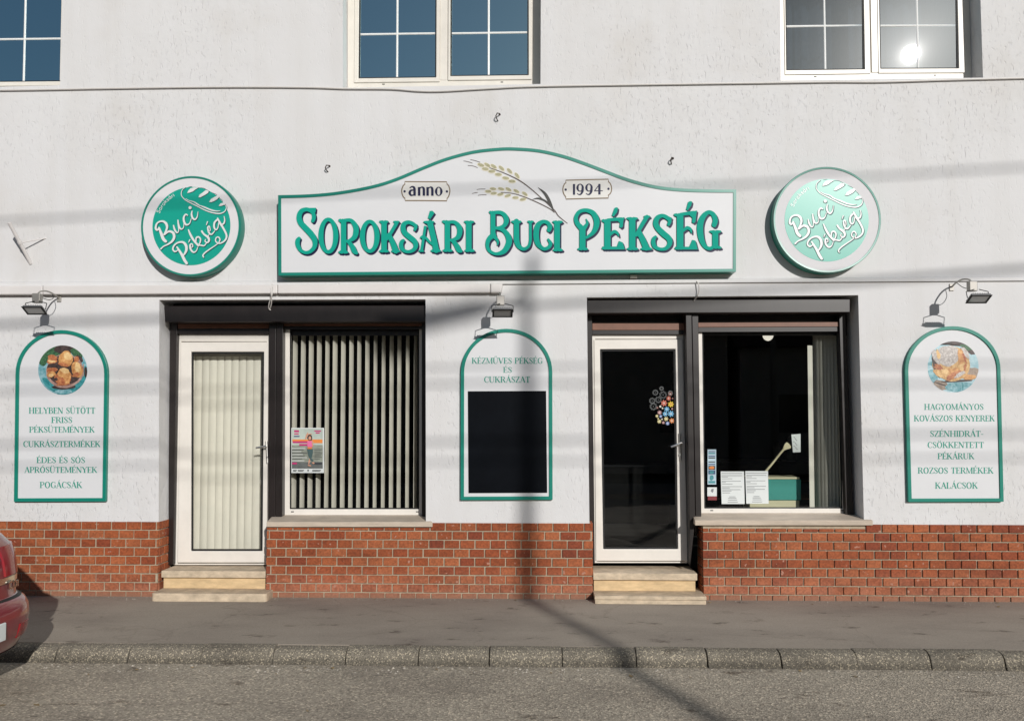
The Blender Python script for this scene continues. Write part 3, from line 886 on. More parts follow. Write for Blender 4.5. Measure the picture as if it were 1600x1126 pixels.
def inset(pts, d):
    n = len(pts); out = []
    for i in range(n):
        a, b, c = pts[i - 1], pts[i], pts[(i + 1) % n]
        t1 = (b[0] - a[0], b[1] - a[1]); t2 = (c[0] - b[0], c[1] - b[1])
        l1 = math.hypot(*t1) or 1; l2 = math.hypot(*t2) or 1
        n1 = (-t1[1] / l1, t1[0] / l1); n2 = (-t2[1] / l2, t2[0] / l2)
        k = 1 + n1[0] * n2[0] + n1[1] * n2[1]
        out.append((b[0] + d * (n1[0] + n2[0]) / k, b[1] + d * (n1[1] + n2[1]) / k))
    return out
inn = inset(outl, 4.6)
MB().ring(P(outl, YS), P(inn, YS), 0.138).build('border', M['rim'], sign)
MB().prism(P(inset(outl, 4.4), YS + 0.007), 0.03).build('panel', M['panel'], sign)
mb = MB()
p = W(990, 430.5, -0.05); mb.box(p.x - .03, p.x + .03, -.06, -.001, p.z - .02, p.z + .005)
mb.build('bracket', M['upvc'], sign)

TX = {'A': (455, 320), 'B': (600, 320), 'C': (750, 320), 'D': (890, 310), 'E': (990, 310)}
SC = 160 / 15.0
def serif(x0, x1, y, s, h=46, stem=None):
    """foot or head bar; s=+1 foot (bar below), s=-1 head"""
    m = (x0 + x1) / 2; q = h
    w_ = (x1 - x0)
    return [(x0, y), (x0 + w_ * .06, y + s * q * .42), (m - w_ * .12, y + s * q * .62), (m, y + s * q * .42), (m + w_ * .12, y + s * q * .62), (x1 - w_ * .06, y + s * q * .42), (x1, y), (m + w_ * .27, y - s * q * .55), (m - w_ * .27, y - s * q * .55)]
G = []      # (region, kind, data)
def st(r, *p): G.append((r, 's', p))
def pl(r, *p): G.append((r, 'p', p))
def ov(r, *p): G.append((r, 'o', p))
def sf(r, *a): G.append((r, 'p', serif(*a)))
def lin(r, x0, y0, x1, y1, w0, w1=None): G.append((r, 'l', ((x0, y0, w0), (x1, y1, w1 or w0))))
# S
st('A', (358, 268, 60), (376, 215, 66), (368, 150, 62), (325, 98, 66), (250, 76, 64), (170, 105, 76), (130, 190, 84), (152, 290, 92), (230, 380, 96), (320, 475, 100), (388, 580, 88), (388, 690, 72), (325, 770, 60), (240, 795, 52), (155, 755, 62), (108, 670, 72), (105, 600, 76), (130, 558, 56))
pl('A', (250, 52), (412, 50), (405, 118), (372, 160), (320, 110))
ov('A', 618, 513, 124, 270, 86, 62)
# R
lin('A', 872, 255, 872, 795, 88); sf('A', 780, 955, 785, 1, 50); sf('A', 782, 890, 262, -1, 50)
st('A', (880, 262, 56), (990, 258, 60), (1066, 345, 86), (1080, 440, 92), (1050, 540, 82), (965, 598, 52), (890, 606, 46))
st('A', (950, 610, 56), (1015, 690, 78), (1050, 770, 84), (1085, 800, 60))
ov('A', 1308, 525, 122, 246, 88, 62)
# K
lin('B', 0, 285, 0, 770, 92); sf('B', -85, 78, 285, -1, 46); sf('B', -88, 85, 768, 1, 46)
st('B', (212, 295, 62), (160, 390, 58), (92, 500, 58), (40, 570, 60)); sf('B', 150, 262, 285, -1, 34)
st('B', (80, 500, 72), (140, 620, 86), (195, 765, 98)); sf('B', 115, 272, 768, 1, 44)
# S
st('B', (512, 415, 46), (527, 360, 58), (475, 312, 62), (400, 290, 62), (330, 325, 78), (318, 400, 84), (350, 470, 88), (430, 540, 92), (510, 610, 88), (527, 690, 76), (482, 755, 62), (400, 780, 52), (322, 755, 62), (287, 690, 70), (292, 622, 66), (322, 592, 50))
pl('B', (470, 290), (558, 328), (532, 390), (500, 360))
# A acute
st('B', (765, 300, 96), (800, 440, 92), (835, 590, 94), (868, 755, 100)); lin('B', 690, 350, 625, 765, 42, 46)
st('B', (612, 545, 30), (650, 528, 44), (705, 560, 46), (760, 620, 42), (815, 665, 34))
sf('B', 652, 842, 290, -1, 42); sf('B', 572, 668, 766, 1, 34); sf('B', 772, 952, 762, 1, 46)
pl('B', (762, 105), (805, 98), (842, 132), (770, 240), (728, 222))
# R
lin('B', 1055, 285, 1055, 765, 90); sf('B', 962, 1075, 282, -1, 46); sf('B', 970, 1148, 758, 1, 46)
st('B', (1065, 290, 52), (1175, 290, 60), (1250, 365, 86), (1262, 455, 88), (1230, 540, 78), (1150, 582, 50), (1080, 588, 46))
st('B', (1140, 592, 58), (1205, 670, 82), (1245, 750, 86), (1280, 768, 62))
lin('B', 1412, 285, 1412, 765, 95); sf('B', 1328, 1505, 288, -1, 46); sf('B', 1335, 1515, 760, 1, 46)
# B with the curled foot
lin('C', 215, 120, 215, 520, 82); sf('C', 146, 235, 125, -1, 44)
st('C', (225, 500, 90), (145, 575, 76), (122, 680, 62), (162, 770, 56), (270, 816, 50), (395, 775, 82), (472, 660, 98), (482, 570, 96), (438, 470, 82), (350, 402, 62), (250, 385, 52))
st('C', (230, 128, 54), (340, 128, 62), (418, 185, 78), (440, 270, 82), (402, 345, 68), (330, 380, 54), (260, 384, 46))
st('C', (235, 525, 70), (282, 580, 50), (298, 630, 34), (288, 672, 14))
# U
st('C', (607, 275, 92), (607, 480, 92), (612, 600, 92), (648, 690, 76), (725, 735, 58), (805, 695, 50), (838, 600, 46), (840, 450, 44), (840, 290, 44)); sf('C', 515, 695, 285, -1, 46); sf('C', 785, 898, 282, -1, 36)
# C
st('C', (1148, 420, 72), (1165, 365, 74), (1130, 302, 68), (1052, 280, 62), (972, 330, 84), (940, 430, 92), (940, 560, 92), (972, 660, 82), (1060, 732, 60), (1145, 705, 60), (1175, 640, 58), (1138, 578, 40))
lin('C', 1285, 285, 1285, 755, 95); sf('C', 1202, 1382, 288, -1, 46); sf('C', 1208, 1385, 748, 1, 46)
# P with the curled head
lin('D', 215, 470, 215, 830, 102); sf('D', 128, 308, 838, 1, 46)
st('D', (205, 500, 92), (125, 410, 76), (106, 315, 64), (160, 225, 62), (270, 196, 62), (390, 245, 84), (450, 360, 96), (440, 480, 88), (380, 580, 66), (270, 660, 40))
st('D', (225, 510, 80), (275, 450, 58), (296, 400, 40), (276, 345, 16))
# E acute
lin('D', 630, 360, 630, 830, 106); sf('D', 530, 640, 372, -1, 46)
st('D', (630, 362, 52), (740, 350, 56), (862, 345, 60))
pl('D', (815, 335), (915, 312), (895, 385), (888, 470), (860, 492), (830, 480), (838, 410), (800, 375))
st('D', (672, 612, 36), (735, 555, 56), (790, 572, 48), (818, 628, 18))
lin('D', 545, 826, 905, 826, 50); pl('D', (822, 708), (885, 732), (922, 851), (780, 820)); sf('D', 532, 700, 826, 1, 46)
pl('D', (748, 160), (775, 148), (806, 155), (792, 230), (735, 305), (703, 285))
# K
lin('D', 1045, 335, 1045, 835, 106); sf('D', 942, 1142, 338, -1, 46); sf('D', 948, 1148, 836, 1, 46)
st('D', (1290, 305, 66), (1225, 410, 66), (1150, 540, 60), (1110, 610, 58)); sf('D', 1232, 1348, 305, -1, 34)
st('D', (1155, 560, 82), (1220, 690, 96), (1275, 820, 104)); sf('D', 1178, 1380, 836, 1, 46)
# S
st('E', (583, 435, 50), (602, 370, 62), (545, 312, 66), (470, 288, 62), (392, 330, 82), (370, 420, 88), (410, 500, 92), (500, 590, 98), (590, 670, 92), (602, 755, 78), (540, 830, 62), (450, 845, 52), (362, 810, 66), (330, 740, 72), (337, 672, 64), (365, 640, 48))
pl('E', (545, 282), (642, 325), (610, 395), (575, 365))
# E acute
lin('E', 775, 255, 775, 830, 110); sf('E', 668, 790, 275, -1, 46)
st('E', (780, 268, 54), (880, 252, 56), (1000, 236, 60))
pl('E', (950, 226), (1056, 200), (1042, 290), (1032, 385), (1005, 415), (975, 400), (980, 320), (930, 280))
st('E', (825, 545, 36), (885, 492, 58), (945, 512, 50), (966, 575, 18))
lin('E', 695, 828, 1055, 828, 48); pl('E', (978, 690), (1030, 702), (1070, 851), (920, 822)); sf('E', 680, 850, 828, 1, 46)
pl('E', (908, 62), (940, 45), (975, 52), (960, 120), (902, 200), (874, 188))
# G
st('E', (1342, 440, 84), (1362, 365, 84), (1330, 272, 78), (1250, 230, 66), (1162, 300, 88), (1112, 430, 102), (1112, 580, 102), (1142, 710, 88), (1202, 810, 66), (1280, 832, 56), (1350, 790, 60))
lin('E', 1362, 560, 1362, 815, 98); sf('E', 1258, 1465, 555, -1, 46); sf('E', 1320, 1468, 815, 1, 44)

def draw(ink, dx=0, dy=0):
    for r, k, p in G:
        ox, oy = TX[r]
        f = lambda q: (ox + (q[0] + dx) / SC, oy + (q[1] + dy) / SC) + ((q[2] / SC,) if len(q) > 2 else ())
        if k == 's': ink.stroke([f(q) for q in p])
        elif k == 'l': ink.stroke([f(q) for q in p], smooth=False, cap=False)
        elif k == 'p': ink.poly([f(q) for q in p])
        elif k == 'o':
            cx, cy = f(p[:2]); ink.oval(cx, cy, p[2] / SC, p[3] / SC, p[4] / SC, p[5] / SC)
YP = YS + 0.007
ik = Ink(W, YP - 0.0030, 0.0030, 0.00001)
for s_ in (0.35, 0.7, 1.0): draw(ik, 25 * s_, 33 * s_)
ik.build('letter_shading', M['navy'], sign)
ik = Ink(W, YP - 0.010, 0.010, 0.00008)
draw(ik)
ik.build('lettering', M['teal'], sign)

# wheat ears
def wf(x, y, yy): return W(720 + x / 8.8889, 240 + y / 8.8889, yy)
UP1 = [(280, 160, 20), (368, 160, 32), (458, 180, 34), (566, 205, 42), (678, 243, 46), (782, 306, 52)]
LO1 = [(342, 214, 8), (430, 247, 2), (522, 290, 4), (624, 341, 8), (712, 384, 3)]
UP2 = [(448, 490, 6), (560, 491, 14), (662, 497, 28), (772, 522, 30), (890, 560, 36)]
LO2 = [(382, 525, 4), (458, 552, -6), (550, 566, -12), (652, 586, -16), (760, 612, 0), (862, 636, -10)]
for s_, ear in ((1.0, UP1 + LO1), (0.92, UP2 + LO2)):
  e1 = Ink(wf, YP - 0.0012, 0.0012, 0.00001); e2 = Ink(wf, YP - 0.0024, 0.0024, 0.00001)
  for (x, y, a) in ear:
    e1.ellipse(x, y + 3, 58 * s_, 29 * s_, R(a)); e2.ellipse(x, y - 1, 46 * s_, 20 * s_, R(a))
  e1.build('grain_outline', M['grainedge'], e2.build('wheat_ear', M['grain'], sign))
e3 = Ink(wf, YP - 0.0034, 0.0034, 0.00001)
e3.stroke([(400, 197, 8), (600, 270, 11), (800, 365, 15), (950, 470, 13), (1100, 600, 13), (1290, 775, 15), (1360, 870, 13), (1480, 968, 9)])
e3.stroke([(560, 540, 7), (700, 550, 9), (850, 590, 11), (1050, 672, 13), (1230, 762, 13), (1300, 815, 12)])
for q in ([(135, 85), (200, 98), (268, 122)], [(40, 102), (95, 112), (160, 132)], [(100, 165), (170, 172), (232, 195)], [(225, 500), (270, 492), (340, 492)], [(160, 555), (195, 545), (232, 540)], [(240, 580), (290, 572), (355, 572)]):
    e3.stroke([(a, b, 6) for a, b in q])
e3.build('wheat_stem', M['stem'], sign)
e4 = Ink(wf, YP - 0.0040, 0.0040, 0.00001)
e4.stroke([(1075, 472, 4), (1160, 545, 34), (1215, 630, 42), (1255, 720, 36), (1290, 790, 10)]); e4.stroke([(998, 636, 4), (1070, 622, 22), (1150, 645, 26), (1230, 700, 20), (1275, 750, 8)])
e4.build('wheat_leaf', M['leaf'], sign)
# the two name plates
def plate(ox, oy, border, dots, name_fn):
    f = lambda x, y, yy: W(ox + x / 16, oy + y / 16, yy)
    a = Ink(f, YP - 0.0012, 0.0012, 0.00001); a.poly(border); a.build('name_plate', M['plaque'], sign)
    a = Ink(f, YP - 0.0022, 0.0022, 0.00001)
    m = len(border)
    a.stroke([(p[0], p[1], 27) for p in border], smooth=False, closed=True)
    a.build('plate_border', M['gold'], sign)
    a = Ink(f, YP - 0.0024, 0.0024, 0.00001)
    for d in dots:
        e = Ink(f, YP - 0.0024, 0.0024, 0.00001); e.ellipse(d[0], d[1], 30, 30); e.build('plate_dot', M['navy'], sign)
    name_fn(a); a.build('plate_lettering', M['navy'], sign)
def anno(a):
    a.stroke([(410, 378, 28), (460, 348, 36), (512, 372, 58), (524, 430, 62)]); a.stroke([(524, 400, 62), (524, 576, 62)], False, cap=False)
    a.stroke([(515, 432, 26), (430, 445, 48), (402, 505, 64), (435, 562, 46), (505, 556, 28)])
    for dx in (0, 212):
        a.stroke([(638 + dx, 358, 62), (638 + dx, 576, 62)], False, cap=False)
        a.stroke([(655 + dx, 395, 20), (705 + dx, 360, 34), (748 + dx, 385, 58), (757 + dx, 440, 62)]); a.stroke([(757 + dx, 425, 62), (757 + dx, 576, 62)], False, cap=False)
    a.oval(1128, 466, 66, 104, 62, 22)
plate(615, 270, [(280, 222), (700, 226), (1325, 226), (1335, 280), (1378, 325), (1402, 400), (1408, 455), (1396, 530), (1372, 600), (1338, 640), (1328, 702), (700, 695), (290, 695), (282, 640), (240, 600), (212, 530), (200, 455), (212, 390), (240, 320), (282, 285)], [(275, 465), (1333, 468)], anno)
def y1994(a):
    a.stroke([(430, 362, 56), (430, 632, 56)], False, cap=False)
    for dx, dy in ((0, 0), (222, -2)):
        a.oval(583 + dx, 455 + dy, 66, 88, 58, 24)
        a.stroke([(645 + dx, 470 + dy, 58), (640 + dx, 550 + dy, 58), (600 + dx, 615 + dy, 42), (550 + dx, 624 + dy, 26), (512 + dx, 600 + dy, 20)])
    a.stroke([(1065, 362, 58), (1065, 625, 58)], False, cap=False); a.stroke([(1075, 360, 22), (945, 530, 22)], False, cap=False); a.stroke([(935, 535, 22), (1150, 531, 22)], False, cap=False)
plate(870, 265, [(225, 268), (700, 255), (1290, 242), (1290, 300), (1335, 345), (1362, 410), (1372, 480), (1360, 555), (1335, 605), (1290, 640), (1290, 712), (700, 725), (230, 738), (222, 680), (185, 630), (160, 570), (150, 500), (160, 430), (190, 360), (228, 330)], [(222, 502), (1292, 482)], y1994)

# ------------------------------------------------------------------ round signs with the script
def zF(x, y): return (230 + x / 14.075, 300 + y / 14.075)
def zG(x, y): return (275 + x / 12.511, 280 + y / 12.511)
def zH(x, y): return (260 + x / 14.08, 340 + y / 14.08)
SCR = []
def sc(z, s, *p): SCR.append(('s', [z(q[0], q[1]) + (q[2] / s,) for q in p]))
f_, g_, h_ = 14.075, 12.511, 14.08
sc(zF, f_, (258, 785, 52), (310, 920, 84), (352, 1030, 92), (405, 1085, 84))
sc(zF, f_, (262, 800, 40), (215, 835, 60), (185, 795, 58), (205, 705, 48), (265, 655, 46), (345, 645, 58), (412, 690, 74), (436, 770, 66), (410, 860, 52), (365, 935, 34))
sc(zF, f_, (380, 940, 36), (470, 868, 62), (565, 895, 74), (592, 990, 74), (545, 1085, 64), (455, 1150, 48), (360, 1195, 36), (300, 1250, 44))
sc(zF, f_, (578, 735, 34), (605, 830, 54), (655, 895, 38), (692, 850, 24), (684, 740, 36)); sc(zF, f_, (675, 620, 34), (690, 730, 52), (738, 815, 44), (795, 785, 24), (805, 700, 18))
sc(zF, f_, (882, 512, 34), (845, 492, 42), (803, 560, 52), (812, 660, 58), (862, 722, 52), (930, 690, 30), (968, 590, 18))
sc(zF, f_, (985, 418, 28), (975, 500, 50), (1000, 575, 54), (1050, 605, 44), (1098, 545, 30), (1115, 435, 14))
SCR.append(('e', zF(942, 346) + (34 / f_, 34 / f_)))
sc(zH, h_, (232, 648, 46), (330, 800, 74), (395, 930, 84), (445, 1005, 76))
sc(zH, h_, (250, 715, 26), (190, 748, 44), (142, 700, 46), (165, 620, 46), (250, 552, 46), (360, 540, 64), (428, 610, 78), (438, 710, 72), (400, 795, 52), (350, 850, 34))
sc(zH, h_, (545, 655, 26), (578, 640, 26), (565, 580, 34), (522, 600, 48), (530, 690, 54), (590, 760, 48), (652, 735, 30), (690, 650, 22)); sc(zH, h_, (512, 490, 34), (488, 545, 18))
sc(zH, h_, (484, 270, 34), (530, 380, 62), (600, 500, 62), (700, 615, 56)); sc(zH, h_, (648, 530, 34), (655, 450, 44), (705, 425, 48), (748, 475, 44), (735, 560, 34), (700, 600, 34), (760, 608, 44), (830, 618, 36), (885, 550, 24))
sc(zH, h_, (778, 300, 56), (830, 370, 54), (912, 430, 72), (938, 500, 56), (900, 550, 42), (850, 520, 34), (862, 480, 22)); sc(zH, h_, (905, 425, 26), (945, 365, 18))
sc(zH, h_, (925, 320, 24), (962, 280, 26), (945, 195, 34), (910, 215, 42), (930, 320, 48), (990, 370, 42), (1062, 295, 24)); sc(zH, h_, (902, 92, 34), (878, 162, 18))
sc(zH, h_, (1125, 40, 50), (1058, 110, 54), (1050, 215, 52), (1090, 268, 42), (1130, 225, 30), (1150, 120, 28))
sc(zH, h_, (1125, 15, 40), (1180, 120, 62), (1260, 250, 58), (1320, 380, 56), (1308, 470, 50), (1240, 540, 44), (1150, 566, 40), (1085, 520, 36), (1092, 450, 34), (1140, 428, 38), (1178, 480, 34), (1150, 550, 28), (1080, 610, 28), (960, 690, 34), (850, 770, 40), (802, 830, 40), (818, 872, 30))
sc(zH, h_, (1200, 150, 34), (1255, 135, 46), (1282, 60, 34), (1268, -25, 22))
LOAF = []
def lo(*p): LOAF.append(('s', [zG(q[0], q[1]) + (q[2] / g_,) for q in p]))
lo((182, 160, 10), (122, 210, 16), (102, 280, 20), (118, 340, 20), (190, 412, 24), (300, 472, 24), (420, 532, 26), (560, 602, 26), (700, 652, 28), (850, 672, 30), (948, 632, 24), (985, 555, 18), (978, 510, 12))
lo((190, 382, 14), (260, 420, 18), (350, 445, 26), (420, 490, 34), (470, 520, 26)); lo((480, 520, 24), (560, 550, 40), (680, 600, 36), (780, 622, 26), (862, 620, 12))
for q in ([(218, 272), (240, 225), (280, 180), (350, 162), (440, 165), (380, 200), (330, 240), (270, 262)], [(438, 352), (460, 305), (520, 262), (585, 210), (640, 232), (625, 270), (560, 312), (470, 358)],
          [(648, 446), (680, 392), (745, 350), (820, 318), (848, 345), (800, 395), (745, 428), (690, 450)], [(834, 522), (865, 478), (905, 462), (955, 470), (965, 500), (920, 508), (880, 524)]):
    LOAF.append(('p', [zG(*p) for p in q]))
LOAFD = []
for q in ([(240, 158, 9), (275, 148, 9), (312, 146, 8)], [(440, 176, 10), (500, 170, 10), (560, 185, 9), (640, 235, 12), (660, 260, 9)], [(700, 262, 7), (760, 285, 8), (800, 305, 8)], [(855, 378, 7), (890, 400, 8), (912, 440, 7)]):
    LOAFD.append(('s', [zG(p[0], p[1]) + (p[2] / g_,) for p in q]))

# a plain roman alphabet of strokes: (advance, [strokes of (x, y, w)])   y up, cap height 1
T_, t_ = 0.155, 0.055
def vs_(x, w=T_, a=0.0, b=1.0, top=True, bot=True):
    s_ = [[(x, a, w), (x, b, w)]]
    h = w / 2 + 0.09
    if bot: s_.append([(x - h, a + .025, .05), (x + h, a + .025, .05)])
    if top: s_.append([(x - h, b - .025, .05), (x + h, b - .025, .05)])
    return s_
def dg(x0, y0, x1, y1, w): return [[(x0, y0, w), (x1, y1, w)]]
def sr(x, y, h=.13): return [[(x - h, y, .05), (x + h, y, .05)]]
def bar(x0, x1, y, w=.055): return [[(x0, y, w), (x1, y, w)]]
def tick(x, y0, y1, w=.05): return [[(x, y0, w), (x, y1, w)]]
SM = 'smooth'
def Oo(cx, rx): return [[SM] + [(cx + rx * math.cos(k * math.pi / 6), .5 + .49 * math.sin(k * math.pi / 6), t_ + (T_ - t_) * abs(math.cos(k * math.pi / 6))) for k in range(13)]]
FONT = {
 'A': (.78, dg(.10, .03, .40, 1, t_) + dg(.38, 1, .68, .03, T_) + bar(.2, .58, .36) + sr(.10, .025) + sr(.68, .025)),
 'B': (.72, vs_(.16) + [[SM, (.16, .97, .05), (.40, .96, .06), (.55, .85, .11), (.55, .68, .11), (.40, .55, .06), (.16, .53, .05)], [SM, (.16, .53, .05), (.44, .52, .06), (.61, .38, .13), (.61, .18, .13), (.44, .04, .06), (.16, .03, .05)]]),
 'C': (.74, [[SM, (.66, .78, .05), (.58, .93, .05), (.42, .98, .06), (.2, .84, .12), (.12, .5, T_), (.2, .16, .12), (.42, .02, .06), (.58, .06, .05), (.67, .22, .05)]] + tick(.67, .68, .95)),
 'D': (.84, vs_(.16) + [[SM, (.16, .97, .05), (.45, .96, .06), (.66, .8, .12), (.72, .5, T_), (.66, .2, .12), (.45, .04, .06), (.16, .03, .05)]]),
 'E': (.66, vs_(.16) + bar(.16, .58, .97) + bar(.16, .60, .03) + bar(.16, .44, .52) + tick(.57, .76, .98) + tick(.60, .02, .26) + tick(.44, .42, .62)),
 'F': (.62, vs_(.16) + bar(.16, .56, .97) + bar(.16, .44, .50) + tick(.55, .74, .98) + tick(.44, .40, .60)),
 'G': (.80, [[SM, (.66, .78, .05), (.58, .93, .05), (.42, .98, .06), (.2, .84, .12), (.12, .5, T_), (.2, .16, .12), (.44, .02, .06), (.64, .10, .06)]] + tick(.67, .70, .95) + [[(.66, .05, .13), (.66, .42, .13)]] + sr(.66, .42, .12)),
 'H': (.88, vs_(.16) + vs_(.70) + bar(.16, .70, .52)),
 'I': (.34, vs_(.17)),
 'K': (.82, vs_(.16) + dg(.64, .97, .2, .45, t_) + dg(.34, .6, .70, .03, T_) + sr(.64, .975, .11) + sr(.70, .025, .11)),
 'L': (.66, vs_(.16) + bar(.16, .60, .03) + tick(.60, .02, .28)),
 'M': (1.0, vs_(.13, t_) + dg(.15, .97, .48, .05, .12) + dg(.48, .05, .82, .97, t_) + vs_(.85, T_)),
 'N': (.86, vs_(.13, t_, bot=True) + dg(.15, .97, .70, .03, T_) + vs_(.71, t_, bot=False)),
 'O': (.84, Oo(.42, .30)),
 'P': (.68, vs_(.16) + [[SM, (.16, .97, .05), (.42, .96, .06), (.58, .84, .12), (.58, .66, .12), (.42, .50, .06), (.2, .49, .05)]]),
 'R': (.78, vs_(.16) + [[SM, (.16, .97, .05), (.42, .96, .06), (.57, .84, .12), (.57, .66, .12), (.42, .52, .06), (.2, .51, .05)]] + dg(.40, .52, .68, .03, .14) + sr(.70, .025, .09)),
 'S': (.60, [[SM, (.50, .78, .05), (.42, .94, .05), (.28, .98, .06), (.13, .86, .11), (.15, .70, .13), (.30, .54, .15), (.46, .38, .14), (.50, .20, .11), (.38, .04, .06), (.24, .02, .05), (.11, .18, .05)]] + tick(.51, .70, .95) + tick(.10, .05, .30)),
 'T': (.72, vs_(.36, top=False) + bar(.06, .66, .97) + tick(.07, .74, .98) + tick(.65, .74, .98)),
 'U': (.84, [[SM, (.16, .98, T_), (.16, .5, T_), (.18, .22, .14), (.30, .05, .09), (.44, .02, .06), (.58, .06, .05), (.67, .22, t_), (.69, .5, t_), (.69, .98, t_)]] + sr(.16, .975, .15) + sr(.69, .975, .11)),
 'V': (.78, dg(.10, .97, .40, .02, T_) + dg(.40, .02, .68, .97, t_) + sr(.10, .975, .14) + sr(.68, .975, .10)),
 'Y': (.76, dg(.08, .97, .38, .48, .14) + dg(.38, .48, .66, .97, t_) + vs_(.38, T_, 0, .52, top=False) + sr(.08, .975) + sr(.66, .975, .10)),
 'Z': (.68, bar(.08, .60, .97) + bar(.08, .62, .03) + dg(.58, .97, .1, .03, .13) + tick(.08, .76, .98) + tick(.62, .02, .26)),
 '-': (.40, bar(.06, .34, .40, .07)),
}
ACUTE = lambda c: [[(c - .03, 1.08, .05), (c + .12, 1.30, .09)]]
ACC = {'Á': ('A', 'a'), 'É': ('E', 'a'), 'Ó': ('O', 'a'), 'Í': ('I', 'a'), 'Ö': ('O', 'u'), 'Ü': ('U', 'u'), 'Ű': ('U', 'd')}
def glyph(ch):
    if ch == ' ': return .40, []
    if ch in ACC:
        b, k = ACC[ch]; w_, s_ = FONT[b]; c = w_ / 2
        if k == 'a': e = ACUTE(c)
        elif k == 'u': e = [[(c - .15, 1.12, .12), (c - .15, 1.24, .12)], [(c + .12, 1.12, .12), (c + .12, 1.24, .12)]]
        else: e = [[(c - .15, 1.08, .05), (c - .02, 1.28, .09)], [(c + .05, 1.08, .05), (c + .18, 1.28, .09)]]
        return w_, s_ + e
    return FONT[ch]
def write(ink, s, u0, u1, vb, h, weight=1.0):
    tot = sum(glyph(c)[0] for c in s)
    k = (u1 - u0) / tot
    x = u0
    for c in s:
        w_, S_ = glyph(c)
        for q in S_:
            sm = q[0] == SM
            pts = [(x + p[0] * k, vb - p[1] * h, p[2] * weight * (k + h) / 2) for p in (q[1:] if sm else q)]
            ink.stroke(pts, smooth=sm, n=3, cap=False)
        x += w_ * k

def play(ink, items, dx=0, dy=0, grow=0, m=None):
    m = m or (lambda x, y: (x, y))
    for k, d in items:
        if k == 's': ink.stroke([m(p[0] + dx, p[1] + dy) + (p[2] * .72 + grow,) for p in d], n=5)
        elif k == 'p': ink.poly([m(p[0] + dx, p[1] + dy) for p in d])
        else:
            c = m(d[0] + dx, d[1] + dy); ink.ellipse(c[0], c[1], d[2] + grow / 2, d[3] + grow / 2)

def round_sign(cu, cv, r_white, r_green, gcu, gcv, label):
    yf = -0.118
    c = W(cu, cv, yf)
    root = thing('round_sign', label, 'sign', Vector((c.x, -0.06, c.z)), 'round signs either side of the shop sign')
    k = (8 + yf) / F
    rw = r_white * k; ro = rw + 3.6 * k
    n = 72
    cir = lambda rad, yy, cc=c: [Vector((cc.x + rad * math.cos(2 * math.pi * i / n), yy, cc.z + rad * math.sin(2 * math.pi * i / n))) for i in range(n)]
    b = MB()
    prof = [(rw + .001, yf + .004), (rw + .002, yf - .003), (ro - .004, yf - .004), (ro, yf + .002), (ro, -0.002)]
    rings = [cir(a, yy) for a, yy in prof]
    vs = [p for q in rings for p in q]
    b.add(vs, [[j * n + i, j * n + (i + 1) % n, (j + 1) * n + (i + 1) % n, (j + 1) * n + i] for j in range(len(prof) - 1) for i in range(n)])
    b.build('rim', M['rim'], root, smooth='angle')
    MB().prism(cir(rw + .0012, yf + .002), 0.02).build('white_disc', M['discwhite'], root)
    gc = W(gcu, gcv, yf)
    MB().prism(cir(r_green * k, yf + .0005, gc), 0.0012, back=False).build('teal_disc', M['disc'], root)
    s_ = r_green / 62.9
    m = lambda x, y: (gcu + (x - 299.0) * s_, gcv + (y - 353.2) * s_)
    y0 = yf + .0005
    a = Ink(W, y0 - .0016, .0015, .000006)
    for q in (.5, 1.0):
        play(a, SCR, 1.0 * q, 1.15 * q, .3, m); play(a, LOAF, .8 * q, .9 * q, .2, m)
    play(a, LOAFD, 0, 0, 0, m)
    a.build('script_edge', M['shade'], root)
    a = Ink(W, y0 - .0065, .0064, .00004); play(a, SCR, m=m); a.build('script_lettering', M['script'], root)
    a = Ink(W, y0 - .0050, .0049, .00004); play(a, LOAF, m=m); a.build('loaf_emblem', M['script'], root)
    # small town name round the upper left edge
    a = Ink(W, y0 - .0030, .0029, .00002)
    name = ['S', 'o', 'r', 'o', 'k', 's', 'á', 'r', 'i']
    low = {'S': (.62, [[SM, (.5, .82), (.3, 1.0), (.12, .8), (.3, .55), (.52, .3), (.32, .02), (.08, .15)]]),
           'o': (.58, [[SM] + [(.28 + .22 * math.cos(t * math.pi / 4), .30 + .30 * math.sin(t * math.pi / 4)) for t in range(9)]]),
           'r': (.40, [[(.1, .6), (.1, 0)], [SM, (.1, .4), (.2, .57), (.34, .58)]]),
           'k': (.52, [[(.1, 1), (.1, 0)], [(.44, .62), (.12, .28)], [(.2, .36), (.48, 0)]]),
           's': (.46, [[SM, (.38, .5), (.22, .6), (.1, .48), (.22, .32), (.38, .16), (.22, 0), (.06, .1)]]),
           'á': (.58, [[SM] + [(.26 + .2 * math.cos(t * math.pi / 4), .30 + .30 * math.sin(t * math.pi / 4)) for t in range(9)], [(.46, .6), (.46, 0)], [(.26, .76), (.4, .98)]]),
           'i': (.24, [[(.1, .6), (.1, 0)], [(.1, .76), (.1, .84)]])}
    hh = 5.6
    # arc through the photographed baseline
    tot = sum(low[c_][0] for c_ in name)
    A0, A1, rad = R(205), R(239), 53.5
    pos = 0
    for c_ in name:
        adv, S_ = low[c_]
        ang = R(201) + (R(241.5) - R(201)) * (pos + adv / 2) / tot
        bx, by = 299 + rad * math.cos(ang), 353.2 + rad * math.sin(ang)
        tx, ty = -math.sin(ang), math.cos(ang); nx, ny = math.cos(ang), math.sin(ang)
        ks = (R(40.5) * rad) / tot
        for q in S_:
            sm = q[0] == SM
            pts = []
            for p in (q[1:] if sm else q):
                lx = (p[0] - adv / 2) * ks; ly = p[1] * hh
                xx, yy = m(bx + tx * lx + nx * ly, by + ty * lx + ny * ly)
                pts.append((xx, yy, .85))
            a.stroke(pts, smooth=sm, n=3, cap=False)
        pos += adv
    a.build('small_lettering', M['script'], root)
    return root
